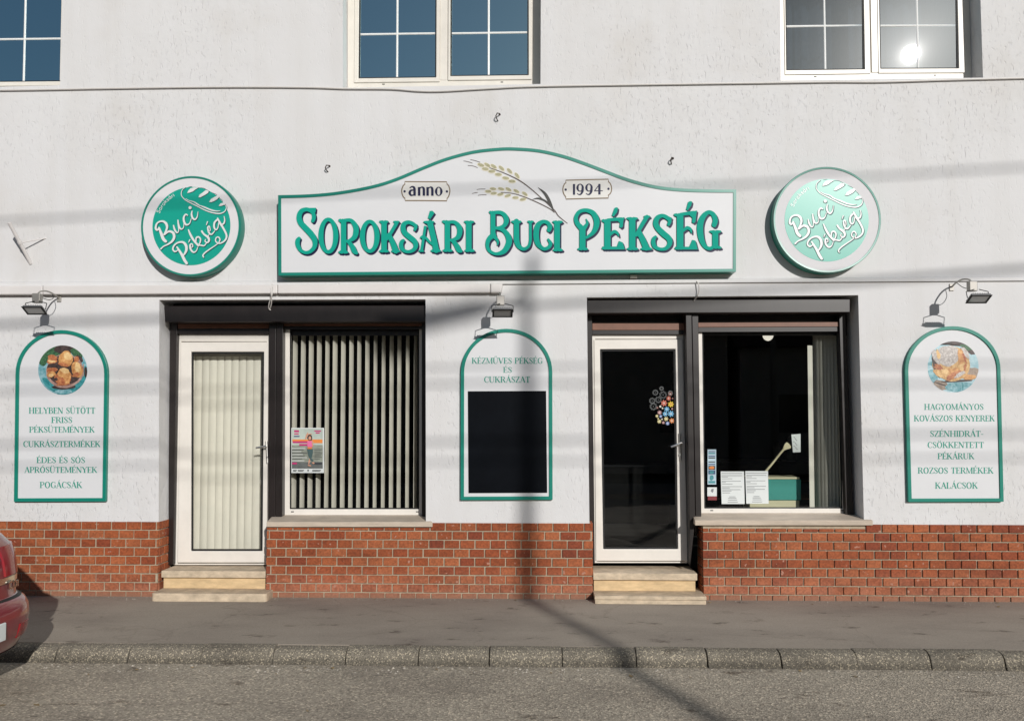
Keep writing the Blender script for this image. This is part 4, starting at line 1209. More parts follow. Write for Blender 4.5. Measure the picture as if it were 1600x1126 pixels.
round_sign(298, 353.2, 77.0, 62.9, 299, 353.2, 'round sign with white script on deep teal, left of the long shop sign')
round_sign(1292.2, 343.3, 79.8, 65.0, 1291.6, 344, 'round sign with white script on sunlit pale teal, right of the long shop sign')

# ------------------------------------------------------------------ arched wall boards
def arch(cx0, cx1, apex, spring, bl, br, vbl, vbr, n=28):
    """cx0/cx1: left and right at the spring line"""
    pts = [(bl, vbl)]
    cx = (cx0 + cx1) / 2; rx = (cx1 - cx0) / 2
    for i in range(n + 1):
        a = math.pi - math.pi * i / n
        pts.append((cx + rx * math.cos(a), spring - (spring - apex) * math.sin(a)))
    pts.append((br, vbr))
    return pts
def board(ol, label, lines, extra=None):
    yb = -0.030
    c = W((ol[0][0] + ol[-1][0]) / 2, ol[0][1], -0.015)
    root = thing('wall_board', label, 'sign', c, 'arched boards on the wall')
    inn_ = inset(ol, 5.4)
    MB().ring(P(ol, yb - .008), P(inn_, yb - .008), 0.037).build('border', M['rim'], root, bevel=0.002)
    MB().prism(P(inset(ol, 5.0), yb + .004), 0.024).build('panel', M['panel'], root)
    a = Ink(W, yb + .0030, .0010, .000015)
    for (s, u0, u1, vb, h) in lines: write(a, s, u0, u1, vb, h, 1.12)
    a.build('lettering', M['tealtext'], root)
    if extra: extra(root, yb + .004)
    return root

def blob(ink, cx, cy, rx, ry, rough=.1, n=20, a=0, seed=0):
    rnd = random.Random(seed)
    ph = [rnd.uniform(0, 6.28) for _ in range(4)]
    ca, sa = math.cos(a), math.sin(a)
    q = []
    for i in range(n):
        t = 2 * math.pi * i / n
        k = 1 + rough * (.5 * math.sin(2 * t + ph[0]) + .35 * math.sin(3 * t + ph[1]) + .3 * math.sin(5 * t + ph[2]))
        x, y = rx * k * math.cos(t), ry * k * math.sin(t)
        q.append((cx + x * ca - y * sa, cy + x * sa + y * ca))
    ink.poly(q)

def print_mat(name, c0, c1, sc_=30, c2=None):
    m, t, b = nodes(name)
    b.inputs['Roughness'].default_value = 0.45
    n = N(t, 'ShaderNodeTexNoise'); n.inputs['Scale'].default_value = sc_; n.inputs['Detail'].default_value = 6; n.inputs['Roughness'].default_value = 0.7
    t.links.new(coords(t), n.inputs['Vector'])
    stops = [(0.35, c0), (0.65, c1)] + ([(0.74, c2)] if c2 else [])
    r = ramp(t, n.outputs[0], stops)
    t.links.new(r.outputs[0], b.inputs['Base Color'])
    return m
pm_green = print_mat('print_dark_leaves', (0.01, 0.035, 0.022), (0.07, 0.19, 0.08), 60, (0.25, 0.40, 0.22))
pm_dark = print_mat('print_dark', (0.02, 0.013, 0.012), (0.09, 0.06, 0.055), 40)
pm_cloth = print_mat('print_blue_cloth', (0.06, 0.26, 0.30), (0.34, 0.55, 0.60), 26)
pm_teal = print_mat('print_teal_cloth', (0.01, 0.15, 0.17), (0.07, 0.36, 0.38), 26)
pm_bowl = print_mat('print_bowl', (0.25, 0.13, 0.11), (0.50, 0.34, 0.29), 20)
pm_bun = print_mat('print_golden_crust', (0.40, 0.15, 0.045), (0.72, 0.40, 0.15), 34, (0.85, 0.62, 0.33))
pm_bun2 = print_mat('print_brown_crust', (0.30, 0.07, 0.03), (0.58, 0.25, 0.10), 38)
pm_hi = print_mat('print_pale_crust', (0.62, 0.36, 0.14), (0.82, 0.60, 0.30), 30)
pm_flour = print_mat('print_floured_crust', (0.30, 0.26, 0.24), (0.66, 0.62, 0.58), 50, (0.8, 0.77, 0.73))
pm_crumb = print_mat('print_torn_crumb', (0.45, 0.22, 0.07), (0.76, 0.52, 0.24), 42, (0.85, 0.72, 0.48))
pm_wood = print_mat('print_boards', (0.22, 0.16, 0.12), (0.42, 0.33, 0.26), 25)
pm_pale = print_mat('print_pale_blue', (0.30, 0.50, 0.56), (0.52, 0.70, 0.74), 22)

def clip_circle(pts, cx, cy, r):
    out = []
    for x, y in pts:
        d = math.hypot(x - cx, y - cy)
        if d > r: x, y = cx + (x - cx) * r / d, cy + (y - cy) * r / d
        out.append((x, y))
    return out

class Layers:
    """a printed picture: layers of ink one on the other inside a circle, one mesh with several inks"""
    def __init__(self, fn, y, cx, cy, r):
        self.fn, self.y, self.c, self.r = fn, y, (cx, cy), r
        self.k = 0; self.v = []; self.f = []; self.mi = []; self.mats = []
    def add(self, mat, pts):
        pts = clip_circle(pts, *self.c, self.r)
        self.k += 1
        n = len(self.v)
        self.v += [self.fn(x, y, self.y - .00025 * self.k) for x, y in pts]
        self.f.append(list(range(n, n + len(pts))))
        if mat not in self.mats: self.mats.append(mat)
        self.mi.append(self.mats.index(mat))
    def blob(self, mat, cx, cy, rx, ry, a=0, rough=.12, seed=1, n=26):
        rnd = random.Random(seed + self.k * 13)
        ph = [rnd.uniform(0, 6.28) for _ in range(4)]
        ca, sa = math.cos(a), math.sin(a); q = []
        for i in range(n):
            t = 2 * math.pi * i / n
            k = 1 + rough * (.5 * math.sin(2 * t + ph[0]) + .35 * math.sin(3 * t + ph[1]) + .35 * math.sin(5 * t + ph[2]) + .2 * math.sin(9 * t + ph[3]))
            x, y = rx * k * math.cos(t), ry * k * math.sin(t)
            q.append((cx + x * ca - y * sa, cy + x * sa + y * ca))
        self.add(mat, q)
    def build(self, name, parent):
        me = bpy.data.meshes.new(name)
        o = ORIGIN[parent.name] if parent else Vector((0, 0, 0))
        me.from_pydata([tuple(p - o) for p in self.v], [], self.f)
        for m in self.mats: me.materials.append(m)
        me.polygons.foreach_set('material_index', self.mi)
        ob = bpy.data.objects.new(name, me); COL.objects.link(ob); ob.parent = parent
        ORIGIN[ob.name] = o
        return ob

def pic_buns(root, y):
    f = lambda x, yy, Y: W(50 + x / 12.51, 530 + yy / 12.51, Y)
    L = Layers(f, y, 600, 600, 482)
    L.blob(pm_cloth, 600, 600, 480, 480, rough=0, n=60)
    L.blob(pm_green, 420, 250, 330, 140, R(-25)); L.blob(pm_dark, 640, 190, 210, 100); L.blob(pm_green, 880, 270, 130, 90, R(40)); L.blob(pm_dark, 930, 380, 90, 45, R(50))
    L.blob(pm_green, 210, 430, 80, 90); L.blob(pm_teal, 780, 930, 330, 130, R(-20)); L.blob(pm_teal, 330, 880, 60, 180, R(-45)); L.blob(pm_teal, 1020, 720, 55, 200, R(10))
    L.blob(pm_dark, 1050, 640, 30, 100); L.blob(pm_cloth, 620, 1020, 160, 50)
    L.blob(pm_dark, 620, 930, 230, 50); L.blob(pm_bowl, 640, 620, 372, 330, rough=.02); L.blob(pm_dark, 635, 600, 345, 290, rough=.03)
    L.blob(pm_bowl, 900, 430, 40, 130, R(-35)); L.blob(pm_bowl, 1005, 600, 14, 120); L.blob(pm_bun2, 870, 390, 50, 55)
    L.blob(pm_bun2, 390, 400, 105, 90, R(15), .25); L.blob(pm_hi, 385, 430, 70, 25, R(10), .3); L.blob(pm_bun2, 440, 360, 70, 35, R(30), .3)
    L.blob(pm_dark, 400, 500, 90, 30); L.blob(pm_bun2, 390, 600, 100, 55, R(-8), .2); L.blob(pm_bun, 375, 680, 90, 60, R(5), .2); L.blob(pm_hi, 370, 700, 50, 30)
    L.blob(pm_bun, 660, 385, 145, 155, 0, .08); L.blob(pm_hi, 700, 330, 85, 75, R(20)); L.blob(pm_bun2, 610, 490, 90, 40, R(10), .3)
    L.blob(pm_bun, 880, 590, 110, 155, R(-12), .07); L.blob(pm_hi, 895, 550, 60, 95, R(-10)); L.blob(pm_bun2, 860, 690, 70, 45, R(-30), .2)
    L.blob(pm_bun2, 610, 740, 165, 145, 0, .12); L.blob(pm_bun, 630, 690, 130, 120, R(20), .12); L.blob(pm_hi, 640, 610, 95, 50, R(12)); L.blob(pm_bun2, 560, 790, 90, 60, R(20), .3); L.blob(pm_bun, 690, 800, 50, 90, 0, .2)
    L.blob(pm_dark, 470, 780, 35, 30); L.blob(pm_bun2, 600, 880, 130, 22, R(-4))
    L.build('picture', root)
def pic_loaf(root, y):
    f = lambda x, yy, Y: W(1420 + x / 11.257, 520 + yy / 11.257, Y)
    L = Layers(f, y, 780, 598, 450)
    L.blob(pm_pale, 780, 598, 448, 448, rough=0, n=60)
    L.blob(pm_dark, 790, 180, 260, 50, R(5), .2); L.blob(pm_green, 1030, 280, 140, 55, R(35), .3); L.blob(pm_dark, 1110, 340, 60, 45, R(30), .3)
    L.blob(pm_cloth, 380, 540, 60, 30, R(5)); L.blob(pm_cloth, 420, 760, 80, 130, R(-20)); L.blob(pm_pale, 1160, 480, 70, 110); L.blob(pm_wood, 1090, 720, 140, 110, R(-10), .2); L.blob(pm_bun, 1060, 780, 130, 50, R(-6), .2)
    L.blob(pm_wood, 560, 920, 150, 80, R(15), .15); L.blob(pm_dark, 560, 900, 120, 12, R(18)); L.blob(pm_cloth, 900, 950, 260, 90, 0, .08); L.blob(pm_teal, 950, 940, 10, 70); L.blob(pm_dark, 850, 845, 300, 18, R(-3))
    L.blob(pm_crumb, 750, 540, 330, 310, R(8), .04); L.blob(pm_dark, 480, 600, 45, 180, R(-20), .2); L.blob(pm_crumb, 590, 700, 150, 90, R(25), .2); L.blob(pm_bun2, 520, 600, 90, 40, R(20), .3)
    L.blob(pm_flour, 690, 400, 200, 190, 0, .08); L.blob(pm_flour, 480, 420, 60, 140, R(-25), .1); L.blob(pm_hi, 520, 380, 30, 90, R(-20), .3); L.blob(pm_flour, 1000, 350, 40, 130, R(-30), .15)
    L.blob(pm_bun, 920, 430, 60, 150, R(-10), .2); L.blob(pm_bun2, 980, 440, 26, 90, R(-25), .3); L.blob(pm_bun2, 800, 720, 150, 50, R(-22), .35); L.blob(pm_bun, 760, 660, 120, 40, R(-15), .3)
    L.blob(pm_bun2, 760, 800, 90, 22, R(-20), .4); L.blob(pm_hi, 960, 600, 90, 60, R(-30), .3); L.blob(pm_flour, 900, 730, 120, 30, R(-28), .3); L.blob(pm_bun2, 990, 600, 25, 60, R(20), .4); L.blob(pm_hi, 640, 680, 60, 50, R(20), .3)
    L.build('picture', root)
def blackboard(root, y):
    MB().prism(P([(731, 611), (853.3, 610.5), (855, 769.5), (732, 770)], y - .006), 0.006).build('black_panel', M['board'], root, bevel=.0015)

board(arch(24, 168, 515.5, 584, 21.5, 165, 783.5, 783), 'arched white board with a round picture of golden buns above its teal words',
      [('HELYBEN SÜTÖTT', 45, 149, 646, 9.6), ('FRISS', 80, 113, 660.5, 9.2), ('PÉKSÜTEMÉNYEK', 45.5, 148, 675.5, 9.2), ('CUKRÁSZTERMÉKEK', 36, 157, 698, 9.2), ('ÉDES ÉS SÓS', 57, 133, 723, 9.2), ('APRÓSÜTEMÉNYEK', 38, 152, 738.3, 9.2), ('POGÁCSÁK', 62, 128.5, 762, 9.6)], pic_buns)
board(arch(719.8, 863, 513.5, 581, 719.5, 863.5, 781, 780.5), 'arched white board with an empty black panel, standing between the two shopfronts',
      [('KÉZMŰVES PÉKSÉG', 737, 848, 568, 9.2), ('ÉS', 786, 800, 582, 8.6), ('CUKRÁSZAT', 756, 828.5, 597.5, 9.4)], blackboard)
board(arch(1414, 1563.5, 509.5, 578, 1419.5, 1568.5, 784, 783.5), 'arched white board with a round picture of a floured loaf above its teal words',
      [('HAGYOMÁNYOS', 1444, 1537, 640, 9.2), ('KOVÁSZOS KENYEREK', 1428, 1554.5, 658, 9.4), ('SZÉNHIDRÁT-', 1453, 1537, 682, 9.4), ('CSÖKKENTETT', 1449, 1537.5, 699.5, 9.4), ('PÉKÁRUK', 1465, 1522.5, 717, 9.4), ('ROZSOS TERMÉKEK', 1434, 1552.5, 739.5, 9.6), ('KALÁCSOK', 1461, 1528, 763, 9.8)], pic_loaf)

# ------------------------------------------------------------------ cables and fittings on the wall
def cable(name, label, pts, r, mat, y=-0.012, cat='cable', n=5):
    q = [(a, b, 0) for a, b in pts]
    q = [(a, b) for a, b, _ in catmull(q, n)]
    return tag(MB().tube(P(q, y), r, 7).build(name, mat, None, smooth='angle'), label, cat)
cable('wall_cable', 'long thin white cable sagging along the wall under the upper windows',
      [(-500, 146), (0, 141), (150, 138.5), (335, 136), (475, 136.5), (540, 138.5), (610, 139), (650, 142), (690, 142.5), (770, 138), (860, 134.5), (1200, 129.5), (1300, 128), (1380, 128), (1480, 125), (1600, 122), (2000, 112)], 0.0085, M['cable'], -0.016)
# trunking over the blinded shopfront
root = thing('cable_duct', 'white plastic cable duct running under the moulding above the blinded shopfront', 'cable duct', W(400, 455, -0.03))
yd = -0.062
def duct(u0, u1):
    t0 = 446.3 + (443.0 - 446.3) * u0 / 785; b0 = 460.2 + (457.0 - 460.2) * u0 / 785
    t1 = 446.3 + (443.0 - 446.3) * u1 / 785; b1 = 460.2 + (457.0 - 460.2) * u1 / 785
    return [W(u0, t0, yd), W(u1, t1, yd), W(u1, b1, yd), W(u0, b0, yd)]
for a, b in [(-420, -60), (-59.3, 66), (66.7, 433), (433.7, 765.5)]:
    MB().prism(duct(a, b), 0.060).build('duct_length', M['duct'], root, bevel=0.010, seg=3)
q = duct(766, 785.5)
q[0] += Vector((0, -.003, .003)); q[1] += Vector((0, -.003, .003)); q[2] += Vector((-.012, -.003, -.003)); q[3] += Vector((0, -.003, -.004))
MB().prism(q, 0.064).build('duct_end_cap', M['duct'], root, bevel=0.016, seg=3)
# looped flex hanging from the duct to each shutter box
def loop_cable(label, pts_list, mat, group=None):
    m_ = MB()
    for pts in pts_list:
        q = catmull([(W(u, v, y).x, W(u, v, y).y, W(u, v, y).z) for u, v, y in pts], 6)
        m_.tube(q, 0.0055, 7)
    return tag(m_.build('hanging_flex', mat, None, smooth='angle'), label, 'cable', 'flex hanging to the shutter boxes')
loop_cable('pale doubled flex looping from the cable duct down to the left shutter box',
           [[(425, 444, -.02), (426.5, 450, -.075), (425, 460, -.085), (420.5, 474, -.02), (420, 482, .03), (423, 484, .05)], [(425.5, 444, -.02), (423.5, 455, -.08), (424.5, 468, -.04), (423, 479, .02), (420.5, 483, .05)]], M['cable'])
loop_cable('pale flex curving from the moulding down to the right shutter box',
           [[(1088, 439, -.02), (1091, 443, -.04), (1092.5, 452, -.045), (1090.5, 460, -.03), (1087, 466, .02), (1084, 470, .05)]], M['cable'])
# old hooks in the upper wall
def hook(u, v, label, k=1.0):
    m_ = MB(); p = W(u, v, 0)
    m_.tube([p + Vector((.012, .01, .025)) * k, p + Vector((.012, -.028, .024)) * k, p + Vector((-.006, -.05, .02)) * k, p + Vector((-.018, -.045, -.002)) * k, p + Vector((-.010, -.030, -.022)) * k, p + Vector((0, .01, -.03)) * k], 0.0052, 6)
    m_.tube([p + Vector((.012, .002, .025)) * k, p + Vector((.012, -.004, .025)) * k], 0.010, 8)
    tag(m_.build('wall_hook', M['rust'], None, smooth='angle'), label, 'hook', 'rusty hooks in the upper wall')
hook(513, 264, 'rusty wall hook above the left half of the long sign')
hook(778.5, 184, 'rusty wall hook above the crown of the long sign, the highest one', 1.15)
hook(1049.5, 252, 'rusty wall hook above the right half of the long sign')
# flag holder at the left edge
root = thing('flag_holder', 'white metal flag holder with a thin stay rod, left of the round sign', 'flag holder', W(48, 413, 0))
p0 = W(48.5, 412, 0.004); tip = W(14.5, 348, -0.24); p1 = W(73, 372, 0.004); joint = p0.lerp(tip, 0.52)
m_ = MB()
m_.tube([p0, tip], 0.017, 12, cap=False); m_.tube([p0 + (tip - p0) * .05, tip - (tip - p0) * .002], 0.014, 12)
m_.build('holder_tube', M['lampwhite'] if False else M['duct'], root, smooth='angle')
MB().tube([p1, joint], 0.006, 8).build('stay_rod', M['duct'], root, smooth='angle')
MB().tube([joint + (tip - p0) * -.03, joint + (tip - p0) * .03], 0.021, 12).build('clamp', M['duct'], root, smooth='angle')

# ------------------------------------------------------------------ floodlights on arms over the boards
def make_lamp():
    root = thing('wall_floodlight', 'x', 'lamp', (0, 0, 0), 'floodlights over the arched boards')
    m_ = MB()
    arm = catmull([(0, 0, 0), (-.004, -.10, .028), (-.006, -.22, .038), (-.006, -.33, .020), (-.006, -.37, -.004)], 5)
    m_.tube(arm, 0.0075, 8)
    m_.build('arm', M['lampwhite'], root, smooth='angle')
    MB().box(-.020, .020, -.012, -.001, -.032, .032).build('wall_plate', M['lampwhite'], root, bevel=.002)
    MB().box(-.040, .030, -.415, -.355, -.095, -.008).build('junction_box', M['lampwhite'], root, bevel=.006)
    f = catmull([(-.004, -.12, .02), (.02, -.16, -.02), (.022, -.24, -.045), (.005, -.33, -.04), (-.004, -.36, -.05)], 5)
    MB().tube(f, 0.0035, 6).build('flex', M['black_cable'], root, smooth='angle')
    # head: a flat tray tipped towards the wall, glass downwards
    c = Vector((0.012, -0.462, -0.172)); t = R(28)
    ex = Vector((1, 0, 0)); ey = Vector((0, math.cos(t), -math.sin(t))); ez = Vector((0, math.sin(t), math.cos(t)))
    def bx(x0, x1, y0, y1, z0, z1):
        return MB().add([c + ex * x + ey * y + ez * z for z in (z0, z1) for y in (y0, y1) for x in (x0, x1)], [(0, 2, 3, 1), (4, 5, 7, 6), (0, 1, 5, 4), (1, 3, 7, 5), (3, 2, 6, 7), (2, 0, 4, 6)])
    h = bx(-.085, .085, -.056, .056, 0, .020).build('head', M['lampgrey'], root, bevel=.005)
    fins = MB()
    for k in range(7):
        x = -.06 + k * .02
        fins.v += []
        b_ = bx(x - .002, x + .002, -.046, .046, .020, .031); fins.add(b_.v, b_.f)
    fins.build('cooling_fins', M['lampgrey'], h)
    o_ = [c + ex * x + ey * y - ez * .004 for x, y in ((-.09, -.061), (.09, -.061), (.09, .061), (-.09, .061))]
    i_ = [c + ex * x + ey * y - ez * .004 for x, y in ((-.074, -.046), (.074, -.046), (.074, .046), (-.074, .046))]
    r_ = MB(); n = 4; d = ez * .0045
    r_.add(o_ + i_ + [p + d for p in o_] + [p + d for p in i_], [[k, (k + 1) % n, n + (k + 1) % n, n + k] for k in range(n)] + [[k, 2 * n + k, 2 * n + (k + 1) % n, (k + 1) % n] for k in range(n)] + [[n + k, n + (k + 1) % n, 3 * n + (k + 1) % n, 3 * n + k] for k in range(n)])
    r_.build('bezel', M['gasket'], h)
    MB().add([p + ez * .003 for p in i_], [(0, 1, 2, 3)]).build('lens', M['lens'], h)
    # u-bracket
    u_ = MB()
    for s_ in (-1, 1):
        a = c + ex * s_ * .094 + ez * .012
        u_.tube([a, a + ez * .060 + ey * -.01, c + ex * s_ * .020 + ez * .094 + ey * -.012], .0042, 6)
    u_.build('bracket', M['black_cable'], root, smooth='angle')
    return root
lamp = make_lamp()
def copy_tree(o, parent=None):
    c = o.copy(); COL.objects.link(c)
    if parent: c.parent = parent
    for ch in list(o.children): copy_tree(ch, c)
    return c
LP = [(W(93, 466.5), 3, 'grey floodlight on a bent arm over the board with the picture of buns'), (W(781, 470), 4, 'grey floodlight on a bent arm over the board with the empty black panel'), (W(1486.5, 449), 0, 'grey floodlight on a bent arm over the board with the picture of a loaf')]
for i, (p, rz, lb) in enumerate(LP):
    o = lamp if i == 0 else copy_tree(lamp)
    o.location = p; o.rotation_euler = (0, 0, R(rz)); o['label'] = lb

# ------------------------------------------------------------------ vertical blinds
def slat(x, y, z0, z1, w_, ang, curve=0.006, hem=True):
    n = 4; c, s = math.cos(ang), math.sin(ang)
    vs = []
    for i in range(n + 1):
        t = (i / n - .5) * w_; b = curve * (1 - (2 * i / n - 1) ** 2)
        px, py = x + t * c + b * s, y + t * s - b * c
        vs += [(px, py, z0), (px, py, z1)]
    return vs, [(2 * i, 2 * i + 2, 2 * i + 3, 2 * i + 1) for i in range(n)]
# open set behind the large left window
rb = thing('vertical_blind', 'open cream vertical blind of narrow turned slats behind the large left window', 'blind', W(550, 540, .46), 'cream vertical blinds')
yb = 0.46
us = [460.5 + 12.55 * k for k in range(16)]
zb0 = W(550, 793, yb).z - 0.045; zt0 = 2.62
for k, u in enumerate(us):
    x = W(u + random.uniform(-.5, .5), 650, yb).x
    vs, fs = slat(x, yb + random.uniform(-.004, .004), zb0 + random.uniform(-.006, .006), zt0, 0.089, R(75 + random.uniform(-2.5, 2.5)))
    MB().add(vs, fs).build('slat', M['blind'], rb, smooth=True)
MB().box(W(446, 600, yb).x, W(668, 600, yb).x, yb - .02, yb + .02, zt0, zt0 + .03).build('head_rail', M['upvc'], rb)
# closed set behind the left door
rb = thing('vertical_blind', 'closed cream vertical blind filling the glass of the left door', 'blind', W(350, 560, .42), 'cream vertical blinds')
yb = 0.42
zb0 = W(350, 857, .42).z - 0.03; zt0 = W(350, 556.5, .42).z
x0 = W(296, 700, yb).x; x1 = W(420, 700, yb).x
k = 0; x = x0
while x < x1:
    vs, fs = slat(x, yb, zb0 + random.uniform(-.008, .008), zt0 + .0, 0.089, R(-(14 + random.uniform(-4, 4))), .009)
    MB().add(vs, fs).build('slat', M['blind'], rb, smooth=True)
    x += 0.0735; k += 1
MB().box(x0 - .05, x1 + .05, yb - .025, yb + .025, zt0 + .001, zt0 + .045).build('head_rail', M['lampwhite'], rb)
# bunched set at the right of the right window
rb = thing('vertical_blind', 'bunched cream vertical blind drawn aside at the right of the open shop window', 'blind', W(1275, 560, .42), 'cream vertical blinds')
yb = 0.40
zb0 = W(1280, 800, yb).z - .03
vs, fs = slat(W(1266, 650, yb).x, yb - .02, zb0, W(1266, 540, yb).z, 0.056, R(20), .006); MB().add(vs, fs).build('slat', M['blind'], rb, smooth=True)
for k in range(7):
    vs, fs = slat(W(1277 + k * 5.5, 650, yb + .03).x, yb + .05 + .004 * k, zb0, 2.5, 0.089, R(-72 + 3 * k), .006)
    MB().add(vs, fs).build('slat', M['blind'], rb, smooth=True)

# ------------------------------------------------------------------ things stuck on and standing behind the glass
YG = YF + 0.0175
ink_red = simple('print_magenta', (0.45, 0.02, 0.14), .6); ink_or = simple('print_orange', (0.72, 0.22, 0.04), .6); ink_blue = simple('print_navy', (0.03, 0.05, 0.16), .6)
ink_sky = simple('print_sky', (0.42, 0.48, 0.42), .6, var=.2, vscale=8); ink_mid = simple('print_grey_green', (0.26, 0.28, 0.23), .6, var=.35, vscale=14, stretch=(1, 1, 4)); ink_low = simple('print_dark_grey', (0.10, 0.11, 0.105), .6, var=.3, vscale=14)
ink_skin = simple('print_skin', (0.55, 0.27, 0.17), .6); ink_hair = simple('print_hair', (0.05, 0.02, 0.015), .6); ink_pink = simple('print_pink', (0.70, 0.15, 0.32), .6); ink_jean = simple('print_jeans', (0.06, 0.11, 0.11), .6)
ink_white = simple('print_white', (0.72, 0.74, 0.72), .6); ink_dark = simple('print_black', (0.03, 0.035, 0.04), .6); ink_teal = simple('print_teal', (0.05, 0.25, 0.28), .6)
f = lambda x, y, Y: W(440 + x / 12.51, 655 + y / 12.51, Y)
L = Layers(f, YG - .002, 500, 600, 9999)
rc = lambda x0, y0, x1, y1: [(x0, y0), (x1, y0), (x1, y1), (x0, y1)]
L.add(M['paper'], rc(190, 165, 830, 1045)); L.add(ink_sky, rc(200, 180, 805, 560)); L.add(ink_mid, rc(200, 500, 805, 850)); L.add(ink_low, rc(200, 830, 805, 960))
for q in (rc(245, 210, 340, 250), rc(245, 270, 335, 295), rc(640, 215, 770, 238), rc(665, 250, 745, 275)): L.add(ink_red, q)
L.add(ink_blue, rc(240, 320, 350, 342)); L.add(ink_or, rc(210, 390, 800, 432)); L.add(ink_red, rc(215, 425, 560, 462)); L.add(ink_or, rc(620, 430, 800, 462)); L.add(ink_red, rc(345, 478, 610, 515))
for k in range(9): L.add(ink_low if k % 2 else ink_white, rc(205, 560 + 30 * k, 205 + [260, 230, 180, 290, 210, 250, 290, 200, 240][k], 572 + 30 * k))
for k in range(6): L.add(ink_low, rc(640, 590 + 36 * k, 640 + [140, 120, 150, 130, 150, 110][k], 600 + 36 * k))
L.add(ink_red, rc(205, 842, 300, 876)); L.add(ink_dark, rc(640, 840, 790, 880))
L.blob(ink_skin, 490, 320, 16, 70, R(18)); L.blob(ink_skin, 535, 290, 60, 12, R(-10)); L.blob(ink_hair, 552, 355, 50, 58, 0, .1); L.blob(ink_skin, 552, 365, 26, 38, 0, .05)
L.add(ink_pink, [(505, 420), (600, 420), (605, 500), (595, 545), (508, 545), (500, 480)]); L.blob(ink_skin, 605, 470, 12, 75, R(-6)); L.add(ink_or, rc(508, 540, 592, 575))
L.add(ink_jean, [(495, 575), (610, 575), (612, 650), (585, 760), (625, 800), (600, 825), (560, 790), (520, 700)]); L.blob(ink_skin, 540, 820, 14, 55, R(10)); L.blob(ink_skin, 620, 850, 26, 14, R(20)); L.blob(ink_skin, 545, 900, 34, 12, R(8))
for a, b in ((225, 300), (320, 440), (600, 770)): L.add(ink_low, rc(a, 985, b, 995)); L.add(ink_low, rc(a, 1003, b - 15, 1010))
L.add(ink_dark, rc(505, 980, 532, 1008))
o = L.build('poster', None); tag(o, 'small colourful event poster of a dancing girl stuck inside the striped window', 'poster')

def sheet(u0, v0, u1, v1, label, seed):
    rnd = random.Random(seed)
    L = Layers(W, YG - .0015, 0, 0, 1e6)
    L.add(M['paper'], [(u0, v0), (u1 - .5, v0), (u1 + .6, v1), (u0 + 1.6, v1)])
    w_ = u1 - u0
    for v, b, a in [(2.8, .92, .04), (6.2, .9, .05), (8.2, .3, .05), (11, .5, .05), (14.6, .86, .05), (16.5, .22, .05), (19, .5, .06), (23, .9, .06), (25, .4, .06), (27.6, .85, .07), (29.6, .45, .07), (32.5, .4, .08), (38.5, .62, .36), (40.7, .68, .32), (43.5, .70, .32), (46.8, .72, .3)]:
        v = v * (v1 - v0) / 50
        L.add(M['ink'], [(u0 + a * w_, v0 + v), (u0 + (b + rnd.uniform(-.03, .03)) * w_, v0 + v), (u0 + (b) * w_, v0 + v + .75), (u0 + a * w_, v0 + v + .75)])
    tag(L.build('notice_sheet', None), label, 'notice', 'printed sheets in the shop window')
sheet(1126, 736, 1163, 787, 'white printed notice sheet in the shop window, the one nearer the door', 1)
sheet(1164.5, 735.5, 1200.5, 786.5, 'white printed notice sheet in the shop window, the one beside the teal box', 2)
L = Layers(W, YG - .0015, 0, 0, 1e6)
L.add(simple('sticker_pale_blue', (0.42, 0.55, 0.62), .5), rc(1105.6, 701.8, 1119, 756.5))
for v0, v1, m_ in [(704.5, 705.8, ink_blue), (707, 709, ink_teal), (711.5, 713, ink_blue), (714, 716, ink_dark), (720.5, 722.2, ink_dark), (724.4, 726, ink_blue), (727.4, 733.5, ink_dark), (734.5, 740.5, ink_blue), (751, 754.5, ink_teal)]: L.add(m_, rc(1107, v0, 1117.5, v1))
L.blob(ink_or, 1112, 730.4, 4.2, 2.4); L.blob(ink_teal, 1112, 737.5, 4, 2.2); L.blob(ink_teal, 1112, 746, 3.2, 4)
tag(L.build('window_sticker', None), 'tall narrow pale blue sticker strip beside the mullion in the shop window', 'sticker')
L = Layers(W, YG - .0015, 0, 0, 1e6)
L.add(M['paper'], rc(1105.2, 760.8, 1120, 774.8)); L.add(simple('sticker_red', (0.18, 0.01, 0.015), .5), rc(1106, 775, 1120, 781)); L.blob(M['ink'], 1113, 766, 2.4, 2.6, 0, .3)
tag(L.build('window_sticker', None), 'small square white and red sticker low in the shop window', 'sticker')
L = Layers(W, YG + .09, 0, 0, 1e6)
L.add(M['paper'], [(1236.5, 678.5), (1250.8, 677.5), (1251, 706), (1239, 706.5)])
for k in range(9): L.blob(M['ink'], 1241 + (k % 3) * 2 + random.uniform(-.6, .6), 683 + k * 2.3, 1.2, .6, .5, .4)
tag(L.build('price_card', None), 'white handwritten card hanging in the shop window above the teal box', 'card')
# flower decal on the door glass
fx = lambda x, y, Y: W(1005 + x / 8.657, 590 + y / 8.657, Y)
decal = thing('flower_decal', 'cluster of coloured and outlined flowers stuck on the glass of the open shop door', 'decal', W(1036, 635, YG))
FL = {'r': simple('decal_coral', (0.52, 0.13, 0.08), .5), 'y': simple('decal_yellow', (0.62, 0.42, 0.02), .5), 'b': simple('decal_blue', (0.11, 0.33, 0.52), .5), 'l': simple('decal_lilac', (0.24, 0.32, 0.55), .5), 'p': simple('decal_rose', (0.38, 0.20, 0.20), .5), 'c': simple('decal_cream', (0.55, 0.48, 0.22), .5), 'o': simple('decal_orange', (0.58, 0.20, 0.06), .5), 'w': simple('decal_white', (0.6, 0.57, 0.5), .5), 'x': simple('decal_red_brown', (0.20, 0.06, 0.045), .5), 'g': simple('decal_grey_line', (0.16, 0.17, 0.17), .5)}
